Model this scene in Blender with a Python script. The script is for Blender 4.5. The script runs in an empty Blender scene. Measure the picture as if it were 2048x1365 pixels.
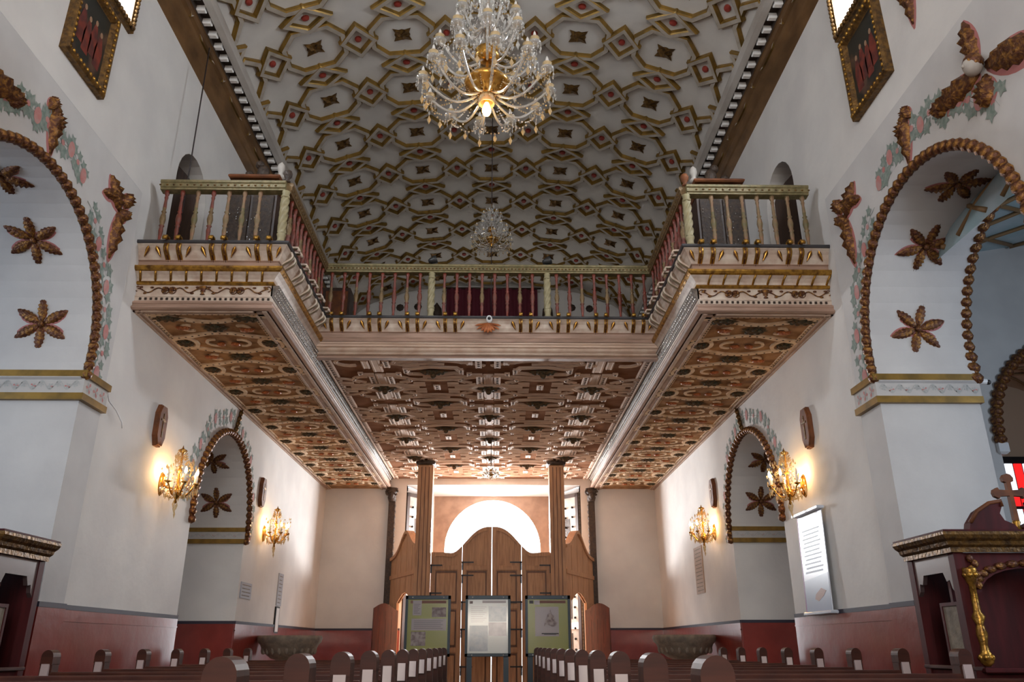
import bpy, math, random
import numpy as np
from mathutils import Vector, Matrix, geometry
PI = math.pi
random.seed(7)
C = bpy.context.scene.collection
SC = bpy.context.scene

# ------------------------------------------------------------------ camera
cam_d = bpy.data.cameras.new('camera'); cam = bpy.data.objects.new('camera', cam_d); C.objects.link(cam)
def cam_matrix(cx, yaw, pitch, roll, h):
    fw = Vector((math.sin(yaw)*math.cos(pitch), math.cos(yaw)*math.cos(pitch), math.sin(pitch)))
    rt = Vector((math.cos(yaw), -math.sin(yaw), 0)); up = rt.cross(fw)
    r2 = math.cos(roll)*rt + math.sin(roll)*up; u2 = -math.sin(roll)*rt + math.cos(roll)*up
    m = Matrix((r2, u2, -fw)).transposed().to_4x4(); m.translation = Vector((cx, 0, h)); return m
cam.matrix_world = cam_matrix(0.1447, 0.0203, 0.3673, -0.002, 1.2)
cam_d.sensor_width = 36; cam_d.lens = 1584.4/2048*36; cam_d.clip_start = .05; cam_d.clip_end = 300
SC.camera = cam
# ------------------------------------------------------------------ world + light
SC.view_settings.view_transform = 'Standard'; SC.view_settings.look = 'None'
SC.view_settings.gamma = 1; SC.view_settings.use_curve_mapping = False
SC.view_settings.exposure = 0.0
w = bpy.data.worlds.new('sky'); SC.world = w; w.use_nodes = True
bg = w.node_tree.nodes['Background']; bg.inputs[0].default_value = (.80, .90, 1, 1); bg.inputs[1].default_value = 5.0
def area(name, loc, target, sx, sy, power, col):
    l = bpy.data.lights.new(name, 'AREA'); l.shape = 'RECTANGLE'; l.size = sx; l.size_y = sy; l.energy = power; l.color = col
    o = bpy.data.objects.new(name, l); C.objects.link(o); o.location = loc
    o.rotation_euler = (Vector(target)-Vector(loc)).to_track_quat('-Z', 'Y').to_euler()
    return o
area('soffit_fill', (0, -5.2, 2.2), (0, 12, 5.2), 4.0, .8, 130, (1, .88, .74))  # added fill for soffit, balcony fronts and pew faces; no lamp known there
area('nave_front_fill', (0, -6.7, 6.2), (0, 6, 6.4), 5.0, 4.5, 130, (1.0, .93, .86))  # added fill from behind the camera, set at the invented window
for sg in (-1, 1):
    area('chapel_daylight', (sg*8.6, 4.6, 3.6), (-sg*4.5, 12.6, 1.6), 2.4, 2.2, 120, (.70, .83, 1))
    area('chapel_daylight', (sg*8.8, 6.0, 5.0), (sg*4.8, 8.4, 3.0), 1.6, 1.6, 5, (.72, .86, 1))
    area('archway_daylight', (-sg*.62, 22.85, 4.25), (sg*4.5, 17.2, 2.0), .7, .7, 190, (.96, .97, 1))
for sg in (-1, 1):
    area('clerestory_daylight', (sg*4.95, 7.2, 8.95), (-sg*4.5, 11.0, 2.5), 1.2, .8, 330 if sg > 0 else 240, (.84, .91, 1))
    area('clerestory_daylight', (sg*4.9, 1.0, 8.95), (-sg*4, 5.5, 7.5), 1.2, .8, 55, (.96, .96, 1))
    area('clerestory_daylight', (sg*4.9, -4.0, 8.95), (-sg*4, 3.0, 8.5), 1.2, .8, 75, (.96, .96, 1))
area('doorway_daylight', (0.05, 23.6, 4.2), (0.05, 19.5, 5.2), 2.3, 1.0, 880, (.97, .98, 1))
area('doorway_daylight', (0.05, 21.9, 1.4), (0.05, 17, 5.4), 3.0, 2.0, 130, (.95, .97, 1))
area('loft_upward_light', (0, 21.3, 7.6), (0, 16, 11.2), 2.2, .9, 40, (1, .96, .9))  # area light before the loft's back wall, aimed up at the vault

# ------------------------------------------------------------------ materials
MT = {}
def mat(name, col, rough=.6, metal=0., noise=.0, nscale=8., col2=None, bump=0., bscale=None, spec=.5, emit=None, estr=0, trans=0., coat=0., wave=None, contrast=(.35, .65)):
    m = bpy.data.materials.new(name); m.use_nodes = True; nt = m.node_tree; b = nt.nodes['Principled BSDF']
    b.inputs['Base Color'].default_value = (*col, 1); b.inputs['Roughness'].default_value = rough; b.inputs['Metallic'].default_value = metal
    b.inputs['Specular IOR Level'].default_value = spec
    if trans: b.inputs['Transmission Weight'].default_value = trans
    if coat: b.inputs['Coat Weight'].default_value = coat; b.inputs['Coat Roughness'].default_value = .15
    if emit: b.inputs['Emission Color'].default_value = (*emit, 1); b.inputs['Emission Strength'].default_value = estr
    if col2 is not None or bump:
        tc = nt.nodes.new('ShaderNodeTexCoord'); mp = nt.nodes.new('ShaderNodeMapping'); nt.links.new(tc.outputs['Object'], mp.inputs[0])
        if wave: mp.inputs['Scale'].default_value = wave
        n = nt.nodes.new('ShaderNodeTexNoise'); n.inputs['Scale'].default_value = nscale; n.inputs['Detail'].default_value = 4
        nt.links.new(mp.outputs[0], n.inputs[0])
        if col2 is not None:
            r = nt.nodes.new('ShaderNodeValToRGB'); r.color_ramp.elements[0].position = contrast[0]; r.color_ramp.elements[1].position = contrast[1]
            r.color_ramp.elements[0].color = (*col, 1); r.color_ramp.elements[1].color = (*col2, 1)
            nt.links.new(n.outputs[0], r.inputs[0]); nt.links.new(r.outputs[0], b.inputs['Base Color'])
        if bump:
            n2 = nt.nodes.new('ShaderNodeTexNoise'); n2.inputs['Scale'].default_value = bscale or nscale*2; n2.inputs['Detail'].default_value = 3
            nt.links.new(mp.outputs[0], n2.inputs[0])
            bp = nt.nodes.new('ShaderNodeBump'); bp.inputs['Strength'].default_value = bump; bp.inputs['Distance'].default_value = .02
            nt.links.new(n2.outputs[0], bp.inputs['Height']); nt.links.new(bp.outputs[0], b.inputs['Normal'])
    MT[name] = m; return m
mat('plaster', (.64, .62, .60), .85, col2=(.72, .70, .67), nscale=1.3, bump=.35, bscale=5)
mat('plaster_smooth', (.54, .53, .525), .85, spec=.3, col2=(.60, .59, .58), nscale=2, bump=.15, bscale=9)
mat('vault_white', (.60, .57, .53), .8, col2=(.68, .65, .60), nscale=1.5, bump=.1)
mat('wainscot', (.20, .016, .011), .30, coat=.8, col2=(.25, .025, .018), nscale=3, bump=.3, bscale=5)
mat('wainscot_line', (.03, .025, .045), .6)
mat('gold', (.50, .27, .045), .32, .75, col2=(.16, .075, .02), nscale=14, bump=.4, bscale=25, contrast=(.4, .7))
mat('gold_bright', (.72, .40, .09), .25, .9, col2=(.45, .22, .04), nscale=10)
mat('gold_dull', (.22, .115, .028), .45, .55, col2=(.075, .04, .016), nscale=18, bump=.5, bscale=30)
mat('gilt_line', (.30, .17, .03), .4, .5, col2=(.17, .10, .02), nscale=5)
mat('gilt_leaf', (.105, .035, .016), .38, .45, col2=(.40, .19, .035), nscale=26, bump=.7, bscale=40, contrast=(.45, .72))
mat('pink_halo', (.42, .16, .15), .8)  # pinkish painted halo behind the gilded leaves
mat('moulding_cream', (.46, .41, .345), .6, col2=(.36, .31, .25), nscale=6, bump=.2)
mat('moulding_grey', (.50, .47, .43), .6, col2=(.36, .32, .28), nscale=4, bump=.2, wave=(1, .3, 1))
mat('tooth_white', (.85, .84, .82), .7)
mat('cornice_brown', (.20, .105, .04), .5, .2, col2=(.11, .055, .02), nscale=5, bump=.4, wave=(1, .4, 1))
mat('boss_red', (.34, .05, .028), .6, col2=(.30, .03, .02), nscale=9)
mat('cream_paint', (.52, .39, .30), .55, col2=(.42, .28, .20), nscale=5, bump=.25, bscale=18)
mat('cream_light', (.70, .60, .50), .5, col2=(.55, .41, .32), nscale=9)
mat('pink_paint', (.42, .27, .20), .6, col2=(.30, .19, .135), nscale=5, bump=.25, wave=(.5, .5, 3))
mat('soffit_brown', (.20, .10, .045), .8, spec=.1, col2=(.44, .25, .12), nscale=4, bump=.3)
mat('coffer_wood', (.58, .42, .32), .75, spec=.12, col2=(.74, .57, .45), nscale=3, bump=.25, bscale=20, wave=(.4, 1, 1))
mat('coffer_ground', (.16, .075, .042), .95, spec=.0, col2=(.25, .13, .08), nscale=3, bump=.3, bscale=20, wave=(.4, 1, 1))
mat('strap_cream', (.80, .62, .43), .65, spec=.2, col2=(.62, .43, .27), nscale=8)
mat('dark_hole', (.035, .02, .012), .8)
mat('leaf_dark', (.055, .055, .035), .85, 0., spec=.2, col2=(.14, .07, .03), nscale=16, bump=.6)
mat('leaf_orange', (.48, .14, .03), .5, .1, col2=(.30, .08, .02), nscale=12)
mat('bead_silver', (.55, .52, .48), .22, .8)
mat('band_grey', (.10, .08, .065), .6, 0., col2=(.19, .15, .12), nscale=20)
mat('rail_olive', (.25, .20, .095), .5, .15, col2=(.16, .135, .06), nscale=14, bump=.4)
mat('rail_brown', (.13, .08, .035), .5, .2, col2=(.22, .14, .06), nscale=16, bump=.4)
mat('baluster_red', (.20, .032, .018), .45, col2=(.12, .035, .018), nscale=14)
mat('baluster_tan', (.26, .14, .075), .5, col2=(.17, .13, .06), nscale=10)
mat('baluster_green', (.11, .11, .04), .5, col2=(.17, .11, .045), nscale=12)
mat('post_cream', (.36, .31, .18), .5, col2=(.26, .22, .11), nscale=8)
mat('deck_dark', (.045, .042, .045), .6)
mat('dark_wood', (.035, .018, .012), .45, col2=(.055, .028, .018), nscale=6, wave=(4, 4, .6))
mat('carved_dark', (.025, .015, .010), .55, col2=(.06, .035, .02), nscale=18, bump=.8, bscale=30)
mat('screen_wood', (.50, .27, .135), .5, col2=(.35, .175, .085), nscale=5, bump=.25, bscale=12, wave=(5, 5, .5))
mat('screen_wood_dark', (.16, .06, .025), .5, col2=(.10, .04, .016), nscale=5, wave=(5, 5, .5))
mat('shutter_wood', (.10, .022, .012), .4, col2=(.055, .014, .01), nscale=5, wave=(5, 5, .5), coat=.3)
mat('spandrel_wood', (.38, .25, .18), .7, col2=(.28, .18, .13), nscale=4)
mat('iron', (.02, .02, .022), .4, .7)
mat('pew_wood', (.04, .013, .009), .5, spec=.3, col2=(.075, .022, .013), nscale=4, wave=(.5, 4, 4))
mat('pew_wood_warm', (.085, .024, .013), .5, spec=.3, col2=(.05, .014, .009), nscale=4)
mat('pew_glare', (.52, .42, .41), .22, coat=1.)  # pinkish-white glare on the pew ends, put into the base colour
mat('confession_wood', (.075, .009, .010), .6, spec=.25, col2=(.045, .006, .007), nscale=4, wave=(4, 4, .6))
mat('confession_side', (.085, .055, .055), .3, coat=.4)
mat('brown_wood', (.20, .065, .02), .6, spec=.3, col2=(.10, .035, .014), nscale=7)
mat('stone', (.24, .20, .15), .75, col2=(.15, .125, .10), nscale=9, bump=.5)
mat('glass_crystal', (.88, .87, .84), .05, trans=.72, spec=.9)
mat('crystal_warm', (.85, .66, .38), .08, trans=.55, spec=.9)
mat('candle_sleeve', (.86, .82, .72), .4)
mat('bulb', (1, .8, .5), .4, emit=(1, .66, .30), estr=30)
mat('bulb_hot', (1, .8, .5), .4, emit=(1, .60, .20), estr=14)
mat('bulb_off', (.9, .88, .85), .2, trans=.3)
mat('cord', (.03, .02, .02), .5)
mat('canvas', (.012, .014, .012), .4, col2=(.11, .055, .035), nscale=4, contrast=(.5, .72), coat=.3)
mat('painted_robe', (.22, .035, .02), .5, col2=(.08, .02, .02), nscale=9)
mat('painted_skin', (.34, .20, .12), .5)
mat('vine_green', (.17, .23, .20), .85, col2=(.29, .33, .30), nscale=20)
mat('vine_pink', (.50, .19, .18), .85, col2=(.48, .28, .26), nscale=12)
mat('vine_grey', (.42, .43, .42), .85)
mat('frieze_white', (.50, .48, .46), .8)
mat('curtain', (.13, .012, .03), .8, col2=(.09, .008, .02), nscale=6, wave=(6, 6, .3))
mat('floor_tile', (.52, .38, .28), .4, col2=(.42, .29, .21), nscale=5)
mat('paving', (.8, .78, .74), .9)
mat('board_frame', (.018, .032, .045), .35, .3)
mat('poster_lime', (.28, .30, .055), .3, coat=.4); mat('poster_header', (.20, .09, .06), .5); mat('poster_white', (.40, .37, .40), .4, coat=.4)
mat('poster_photo', (.20, .16, .17), .5, col2=(.40, .36, .36), nscale=14, contrast=(.4, .6)); mat('poster_ink', (.08, .08, .09), .6)
mat('poster_pale', (.80, .88, .88), .08, coat=1.); mat('poster_blue', (.28, .36, .46), .15, coat=1., col2=(.42, .48, .55), nscale=10)  # poster_pale: bluish-white print, colour raised paler to stand for a window reflection
mat('poster_lilac', (.42, .38, .45), .15, coat=1., col2=(.55, .52, .58), nscale=9)
mat('banner_silver', (.62, .68, .78), .25, .2, coat=.6); mat('banner_white', (.66, .70, .78), .3, coat=.5); mat('banner_text', (.40, .46, .56), .5)
mat('banner_blue', (.20, .27, .38), .35, coat=.5); mat('banner_edge', (.25, .08, .22), .5); mat('banner_hand', (.30, .15, .10), .5)
mat('plaque_grey', (.35, .36, .40), .5); mat('plaque_bronze', (.42, .31, .24), .6, col2=(.36, .26, .2), nscale=20)
mat('white_metal', (.75, .75, .75), .4); mat('black_plastic', (.02, .02, .02), .4)
mat('daylight_glass', (.9, .95, 1), .3, emit=(.92, .96, 1), estr=6.0)
mat('glass_red', (.6, .01, .01), .2, emit=(.9, .02, .02), estr=1.1)
mat('glass_white', (.9, .9, 1), .2, emit=(.85, .9, 1), estr=1.3)
mat('leaf_white', (.72, .72, .73), .5); mat('blue_grey_vault', (.40, .48, .52), .8, col2=(.30, .42, .46), nscale=3)
mat('tan_vault', (.52, .38, .27), .8); mat('rib_brown', (.24, .14, .06), .5, .2)
mat('loft_floor', (.10, .055, .03), .6)

# ------------------------------------------------------------------ mesh builder
class MB:
    def __init__(s): s.v = []; s.f = []; s.m = []; s.sm = []
    def add(s, vs, fs, m=0, smooth=False, T=None):
        o = len(s.v)
        if T is not None: vs = [T @ Vector(q) for q in vs]
        s.v += [tuple(q) for q in vs]; s.f += [tuple(i+o for i in f) for f in fs]
        s.m += [m]*len(fs); s.sm += [smooth]*len(fs); return s
    def box(s, x0, x1, y0, y1, z0, z1, m=0, T=None):
        vs = [(x, y, z) for x in (x0, x1) for y in (y0, y1) for z in (z0, z1)]
        return s.add(vs, [(0, 1, 3, 2), (4, 6, 7, 5), (0, 4, 5, 1), (2, 3, 7, 6), (0, 2, 6, 4), (1, 5, 7, 3)], m, False, T)
    def bbox(s, x0, x1, y0, y1, z0, z1, b=.01, m=0, T=None):      # box with chamfered vertical/horizontal rim
        pts = []
        for z, d in ((z0, b), (z0+b, 0), (z1-b, 0), (z1, b)):
            pts += [(x0+d, y0+d, z), (x1-d, y0+d, z), (x1-d, y1-d, z), (x0+d, y1-d, z)]
        fs = [(0, 3, 2, 1), (12, 13, 14, 15)]
        for k in range(3):
            for i in range(4): j = (i+1) % 4; fs.append((4*k+i, 4*k+j, 4*k+4+j, 4*k+4+i))
        return s.add(pts, fs, m, False, T)
    def lathe(s, prof, n=12, m=0, T=None, smooth=True, ms=None, twist=0, squash=1.):
        vs = []; fs = []; mm = []
        for k, (r, z) in enumerate(prof):
            for i in range(n):
                a = 2*PI*i/n + twist*k; vs.append((r*math.cos(a), squash*r*math.sin(a), z))
        for k in range(len(prof)-1):
            for i in range(n):
                j = (i+1) % n; fs.append((k*n+i, k*n+j, (k+1)*n+j, (k+1)*n+i)); mm.append(ms[k] if ms else m)
        if prof[0][0] > 1e-4: fs.append(tuple(range(n-1, -1, -1))); mm.append(mm[0])
        if prof[-1][0] > 1e-4: fs.append(tuple((len(prof)-1)*n+i for i in range(n))); mm.append(mm[-1])
        a = len(s.f); s.add(vs, fs, 0, smooth, T); s.m[a:] = mm; return s
    def sphere(s, c, r, n=8, k=5, m=0, sc=(1, 1, 1), T=None):
        pr = [(max(1e-5, math.sin(PI*i/k)), -math.cos(PI*i/k)) for i in range(k+1)]
        M = Matrix.Translation(c) @ Matrix.Diagonal((r*sc[0], r*sc[1], r*sc[2], 1))
        return s.lathe(pr, n, m, (T @ M) if T is not None else M)
    def octa(s, c, r, h, m=0):
        x, y, z = c
        return s.add([(x+r, y, z), (x, y+r, z), (x-r, y, z), (x, y-r, z), (x, y, z+h), (x, y, z-h)], [(0, 1, 4), (1, 2, 4), (2, 3, 4), (3, 0, 4), (1, 0, 5), (2, 1, 5), (3, 2, 5), (0, 3, 5)], m)
    def tube(s, pts, r, n=6, m=0, closed=False, smooth=True, T=None, rs=None):
        P = [Vector(q) for q in pts]; N = len(P); vs = []; fs = []
        up = None
        for i in range(N):
            a = P[(i-1) % N] if (closed or i > 0) else P[i]; b = P[(i+1) % N] if (closed or i < N-1) else P[i]
            t = (b-a).normalized() if (b-a).length > 1e-9 else Vector((0, 0, 1))
            if up is None: up = Vector((0, 0, 1)) if abs(t.z) < .9 else Vector((1, 0, 0))
            x = t.cross(up)
            if x.length < 1e-4: x = t.cross(Vector((1, .3, 0)))
            x.normalize(); y = x.cross(t).normalized(); up = y
            rr = rs[i] if rs else r
            for k in range(n):
                an = 2*PI*k/n; vs.append(P[i] + x*rr*math.cos(an) + y*rr*math.sin(an))
        for i in range(N if closed else N-1):
            i2 = (i+1) % N
            for k in range(n): k2 = (k+1) % n; fs.append((i*n+k, i*n+k2, i2*n+k2, i2*n+k))
        if not closed: fs.append(tuple(range(n-1, -1, -1))); fs.append(tuple((N-1)*n+k for k in range(n)))
        return s.add(vs, fs, m, smooth, T)
    def plate(s, outer, d0, d1, mp, holes=(), m=0, ms=None):
        """2D polygon (u,v) extruded from depth d0 to d1; mp(u,v,d)->xyz"""
        loops = [[Vector((u, v, 0)) for u, v in outer]] + [[Vector((u, v, 0)) for u, v in h] for h in holes]
        tris = geometry.tessellate_polygon(loops); flat = [q for l in loops for q in l]; n = len(flat)
        vs = [mp(q.x, q.y, d0) for q in flat] + [mp(q.x, q.y, d1) for q in flat]
        fs = [tuple(t) for t in tris] + [tuple(i+n for i in reversed(t)) for t in tris]; ms_ = [m]*len(fs); o = 0
        for l in loops:
            k = len(l)
            for i in range(k): j = (i+1) % k; fs.append((o+i, o+j, o+j+n, o+i+n)); ms_.append(m if ms is None else ms)
            o += k
        a = len(s.f); s.add(vs, fs, 0); s.m[a:] = ms_; return s
    def sweep(s, prof, path, m=0, ms=None, closed_prof=True, cap=True):
        """prof [(out,z)], path [(x,y)] mitred; outward is to the right of travel"""
        P = [Vector(q) for q in path]; N = len(P); ds = [(P[i+1]-P[i]).normalized() for i in range(N-1)]
        nr = [Vector((d.y, -d.x)) for d in ds]; vs = []; fs = []; mm = []; k = len(prof)
        for i in range(N):
            if i == 0: off = nr[0]
            elif i == N-1: off = nr[-1]
            else: a, b = nr[i-1], nr[i]; off = (a+b)/(1+a.dot(b))
            for o, z in prof: vs.append((P[i].x+off.x*o, P[i].y+off.y*o, z))
        for i in range(N-1):
            for j in range(k if closed_prof else k-1):
                j2 = (j+1) % k; fs.append((i*k+j, i*k+j2, (i+1)*k+j2, (i+1)*k+j)); mm.append(ms[j] if ms else m)
        if cap: fs += [tuple(range(k-1, -1, -1)), tuple((N-1)*k+j for j in range(k))]; mm += [m, m]
        a = len(s.f); s.add(vs, fs, 0); s.m[a:] = mm; return s
BASE = {}
def obj(name, mb, mats, parent=None, label=None, kind=None, bevel=0, base=None):
    me = bpy.data.meshes.new(name)
    b = Vector(base) if base is not None else (BASE[parent] if parent is not None else Vector((0, 0, 0)))
    me.from_pydata([(x-b.x, y-b.y, z-b.z) for x, y, z in mb.v], [], mb.f)
    if isinstance(mats, str): mats = [mats]
    for n in mats: me.materials.append(MT[n])
    me.polygons.foreach_set('material_index', mb.m); me.polygons.foreach_set('use_smooth', mb.sm); me.update()
    o = bpy.data.objects.new(name, me); C.objects.link(o); BASE[o] = b
    if parent is not None: o.parent = parent
    elif base is not None: o.location = b
    if label: o['label'] = label
    if kind: o['kind'] = kind
    return o
def inst(src, parent, loc, rot=(0, 0, 0), scale=None, name=None):
    """copy a mesh object (sharing data) under parent; loc in parent's local frame"""
    o = src.copy(); C.objects.link(o); o.parent = parent; o.location = loc; o.rotation_euler = rot
    if scale: o.scale = scale
    BASE[o] = BASE.get(src, Vector((0, 0, 0))); return o
def thing(name, label, cat, loc=(0, 0, 0), group=None, local=False, rotz=0):
    o = bpy.data.objects.new(name, None); C.objects.link(o); o.location = loc; o.rotation_euler = (0, 0, rotz); o.empty_display_size = .1
    o['label'] = label; o['category'] = cat
    if group: o['group'] = group
    BASE[o] = Vector((0, 0, 0)) if local else Vector(loc); return o
def tag(o, label, cat, group=None):
    o['label'] = label; o['category'] = cat
    if group: o['group'] = group
    return o
def dup(root, loc=None, rot=None, label=None, group=None, parent=None, scale=None):
    r = root.copy(); C.objects.link(r); r.parent = parent
    if loc is not None: r.location = loc
    if rot is not None: r.rotation_euler = rot
    if scale is not None: r.scale = scale
    if label: r['label'] = label
    if group: r['group'] = group
    for ch in list(root.children): dup(ch, parent=r)
    return r
def struct(name, mb, mats, parent=None):
    return obj(name, mb, mats, parent, kind=None if parent else 'structure')
def arc(c, r, a0, a1, n): return [(c[0]+r*math.cos(math.radians(a0+(a1-a0)*i/n)), c[1]+r*math.sin(math.radians(a0+(a1-a0)*i/n))) for i in range(n+1)]
def XYZ(loc): return Matrix.Translation(loc)
side = {-1: 'left', 1: 'right'}

# ------------------------------------------------------------------ setting: floor and walls
YB = 21.75; WX = 4.5; PX = 4.4
f = MB().box(-12, 12, -8, YB+1.2, -.15, 0); floor = struct('floor', f, 'floor_tile')
g = MB().box(-25, 25, YB+1.2, 60, -.25, -.06); struct('floor_forecourt', g, 'paving')
AC = (6.9, 4.27); AR = 1.44                      # big nave arches (centre in y,z)
def arch_outline(yc, zc, r, zs, grow=0):
    rr = r+grow; a = math.degrees(math.asin((zs-zc)/rr)); return arc((yc, zc), rr, a, 180-a, 28)
NC = {-1: (13.68, 3.25), 1: (13.45, 3.25)}; NR = 1.4
walls = {}
for sg in (-1, 1):
    mp = lambda u, v, d, sg=sg: (sg*d, u, v)
    mb = MB()
    # nave wall with niche notch, upper arched doorway and clerestory windows
    yc, zc = NC[sg]; ar = arch_outline(yc, zc, NR, 2.95)
    out = [(8.86, 0), (ar[-1][0], 0)] + list(reversed(ar)) + [(ar[0][0], 0), (YB, 0), (YB, 9.95), (-7, 9.95), (-7, 6.5), (8.86, 6.5)]
    dy = 10.5 if sg < 0 else 10.55
    door = [(dy-.58, 6.1), (dy+.58, 6.1)] + arc((dy, 7.62), .58, 0, 180, 12)
    wins = [[(y0, 8.46), (y0+1.5, 8.46), (y0+1.5, 9.35), (y0, 9.35)] for y0 in (6.4, .2, -4.8)]
    mb.plate(out, WX, WX+.75, mp, [door]+wins)
    wl = struct('wall_'+side[sg], mb, 'plaster'); walls[sg] = wl
    # pier wall with the big arch
    ap = arch_outline(*AC, AR, 3.95); j0, j1 = 5.42, 8.37
    out = [(-7, 0), (j0, 0), (j0, 3.9)] + list(reversed(ap)) + [(j1, 3.9), (j1, 0), (8.87, 0), (8.87, 6.6), (-7, 6.6)]
    pm = MB().plate(out, PX, PX+1.12, mp)
    pm.plate([(-7, 6.6), (8.87, 6.6), (8.96, 6.6), (8.96, 0), (8.87, 0), (8.87, 6.6)][0:2]+[(8.87, 6.61), (-7, 6.61)], PX, PX+.12, mp)
    pm.add([(sg*PX, -7, 6.61), (sg*PX, 8.87, 6.61), (sg*(WX+.02), 8.99, 6.76), (sg*(WX+.02), -7, 6.76)], [(0, 1, 2, 3)])
    pm.add([(sg*PX, 8.87, 0), (sg*PX, 8.87, 6.61), (sg*(WX+.02), 8.99, 6.76), (sg*(WX+.02), 8.99, 0)], [(0, 1, 2, 3)])
    obj('pier_wall', pm, 'plaster_smooth', wl)
    # closed back of the niche arch and red wainscot
    nb = MB().box(sg*(WX+1.25), sg*(WX+1.45), yc-2, yc+2, 0, 5.4); 
    nb.plate([(yc-1.9, 0), (ar[-1][0], 0)]+list(reversed(ar))+[(ar[0][0], 0), (yc+1.9, 0), (yc+1.9, 5.4), (yc-1.9, 5.4)], WX+.75, WX+1.25, mp)
    obj('niche_back', nb, 'plaster', wl)
    # reveal of the loft doorway (light) and its half-open dark leaf
    db = MB()
    prev = door + [door[0]]
    for i in range(len(prev)-1):
        (a, b), (c, d) = prev[i], prev[i+1]; db.add([(sg*(WX+.74), a, b), (sg*(WX+.74), c, d), (sg*(WX+1.4), c, d), (sg*(WX+1.4), a, b)], [(0, 1, 2, 3)])
    db.plate([(dy-.7, 6.0), (dy+.7, 6.0), (dy+.7, 8.4), (dy-.7, 8.4)], WX+1.4, WX+1.5, mp)
    obj('doorway_reveal', db, 'plaster_smooth', wl)
    lf = MB(); T = Matrix.Translation((sg*(WX+.12), dy+.52, 6.12)) @ Matrix.Rotation(sg*math.radians(28), 4, 'Z')
    lf.plate([(0, 0), (-.62, 0)]+[(x-.58, z) for x, z in arc((.0, 1.5), .58, 180, 90, 8)][1:]+[(0, 2.05)], 0, .05, lambda u, v, d: tuple(T @ Vector((sg*d, u, v))))
    dleaf = obj('door_'+('1' if sg < 0 else '2'), lf, 'dark_wood'); dleaf['kind'] = 'structure'
    # wainscot boards
    zt = 1.62
    wb = MB(); t = .02
    def strip(x, y0, y1, out_=t):
        wb.box(sg*(x-out_), sg*(x+.03), y0, y1, 0, zt-.05, 0); wb.box(sg*(x-out_-.004), sg*(x+.03), y0, y1, zt-.05, zt, 1)
    strip(WX, 8.99, ar[-1][0]); strip(WX, ar[0][0], YB); strip(PX, j1-.02, 8.89); strip(PX, -7, j0+.02)
    for yj, s2 in ((j1, -1), (j0, 1)):
        wb.box(sg*PX, sg*(PX+1.12), yj, yj+s2*t, 0, zt-.05, 0); wb.box(sg*PX, sg*(PX+1.12), yj, yj+s2*(t+.004), zt-.05, zt, 1)
    wb.box(sg*WX, sg*(WX+1.25), ar[0][0], ar[0][0]-t, 0, zt-.05, 0); wb.box(sg*WX, sg*(WX+1.25), ar[0][0], ar[0][0]-t-.004, zt-.05, zt, 1)
    wb.box(sg*(WX-.028), sg*WX, ar[0][0], YB, zt-.17, zt-.15, 0); wb.box(sg*(WX-.028), sg*WX, 8.99, ar[-1][0], zt-.17, zt-.15, 0)
    obj('baseboard_'+side[sg], wb, ['wainscot', 'wainscot_line'], None, kind='structure')
    # clerestory windows: carved frame and bright panes
    for k, wn in enumerate(wins):
        y0, y1 = wn[0][0], wn[1][0]
        wf = MB()
        for (ya, yb, za, zb) in ((y0-.09, y0+.02, 8.37, 9.44), (y1-.02, y1+.09, 8.37, 9.44), (y0, y1, 8.37, 8.48), (y0, y1, 9.33, 9.44)):
            wf.bbox(min(sg*4.44, sg*4.52), max(sg*4.44, sg*4.52), ya, yb, za, zb, .012)
        wo = obj('window_%d' % (k+1 if sg < 0 else k+4), wf, 'gold_dull'); wo['kind'] = 'structure'
        bd = MB()
        for yy in np.arange(y0-.04, y1+.05, .065):
            for zz in (8.42, 9.39): bd.sphere((sg*4.43, yy, zz), .034, 6, 4)
        for zz in np.arange(8.42, 9.40, .065):
            for yy in (y0-.035, y1+.035): bd.sphere((sg*4.43, yy, zz), .034, 6, 4)
        obj('carved_beading', bd, 'gold_dull', wo, kind='stuff')
        pn = MB().box(sg*4.98, sg*5.0, y0, y1, 8.46, 9.35); obj('pane', pn, 'plaster' if (sg < 0 and k == 0) else 'daylight_glass', wo)

# back wall with the porch recess
NX0, NX1 = -2.30, 2.45
bw = MB(); mpb = lambda u, v, d: (u, d, v)
bw.plate([(-5.3, 0), (NX0, 0), (NX0, 5.32), (NX1, 5.32), (NX1, 0), (5.3, 0), (5.3, 11.8), (-5.3, 11.8)], YB, YB+.3, mpb)
wall_back = struct('wall_back', bw, 'plaster')
pr = MB(); Y2 = YB+.85; cxd = .05
for a, b in (((NX0, YB+.3, 0), (-1.6, Y2, 0)), ((NX1, YB+.3, 0), (1.7, Y2, 0))):
    pr.add([a, b, (b[0], b[1], 5.3), (a[0], a[1], 5.3)], [(0, 1, 2, 3)])
    pr.add([(a[0], YB, 0), a, (a[0], a[1], 5.32), (a[0], YB, 5.32)], [(0, 1, 2, 3)])
pr.add([(NX0, YB+.2, 5.32), (NX1, YB+.2, 5.32), (1.7, Y2, 5.16), (-1.6, Y2, 5.16)], [(0, 1, 2, 3)])
obj('porch_reveal', pr, 'plaster', wall_back)
sp = MB().plate([(-1.9, 0), (cxd-1.33, 0), (cxd-1.33, 3.72)]+[(cxd-x, z) for x, z in arc((0, 3.72), 1.33, 0, 180, 32)][1:-1]+[(cxd+1.33, 3.72), (cxd+1.33, 0), (2.0, 0), (2.0, 5.5), (-1.9, 5.5)], Y2, Y2+.5, mpb)
obj('arched_lintel', sp, 'spandrel_wood', wall_back)
bb = MB()
for x0, x1 in ((-4.5, NX0-.02), (NX1+.02, 4.5)): bb.box(x0, x1, YB-.02, YB+.02, 0, 1.57, 0); bb.box(x0, x1, YB-.024, YB+.02, 1.57, 1.62, 1)
obj('baseboard_back', bb, ['wainscot', 'wainscot_line'], kind='structure')
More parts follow.
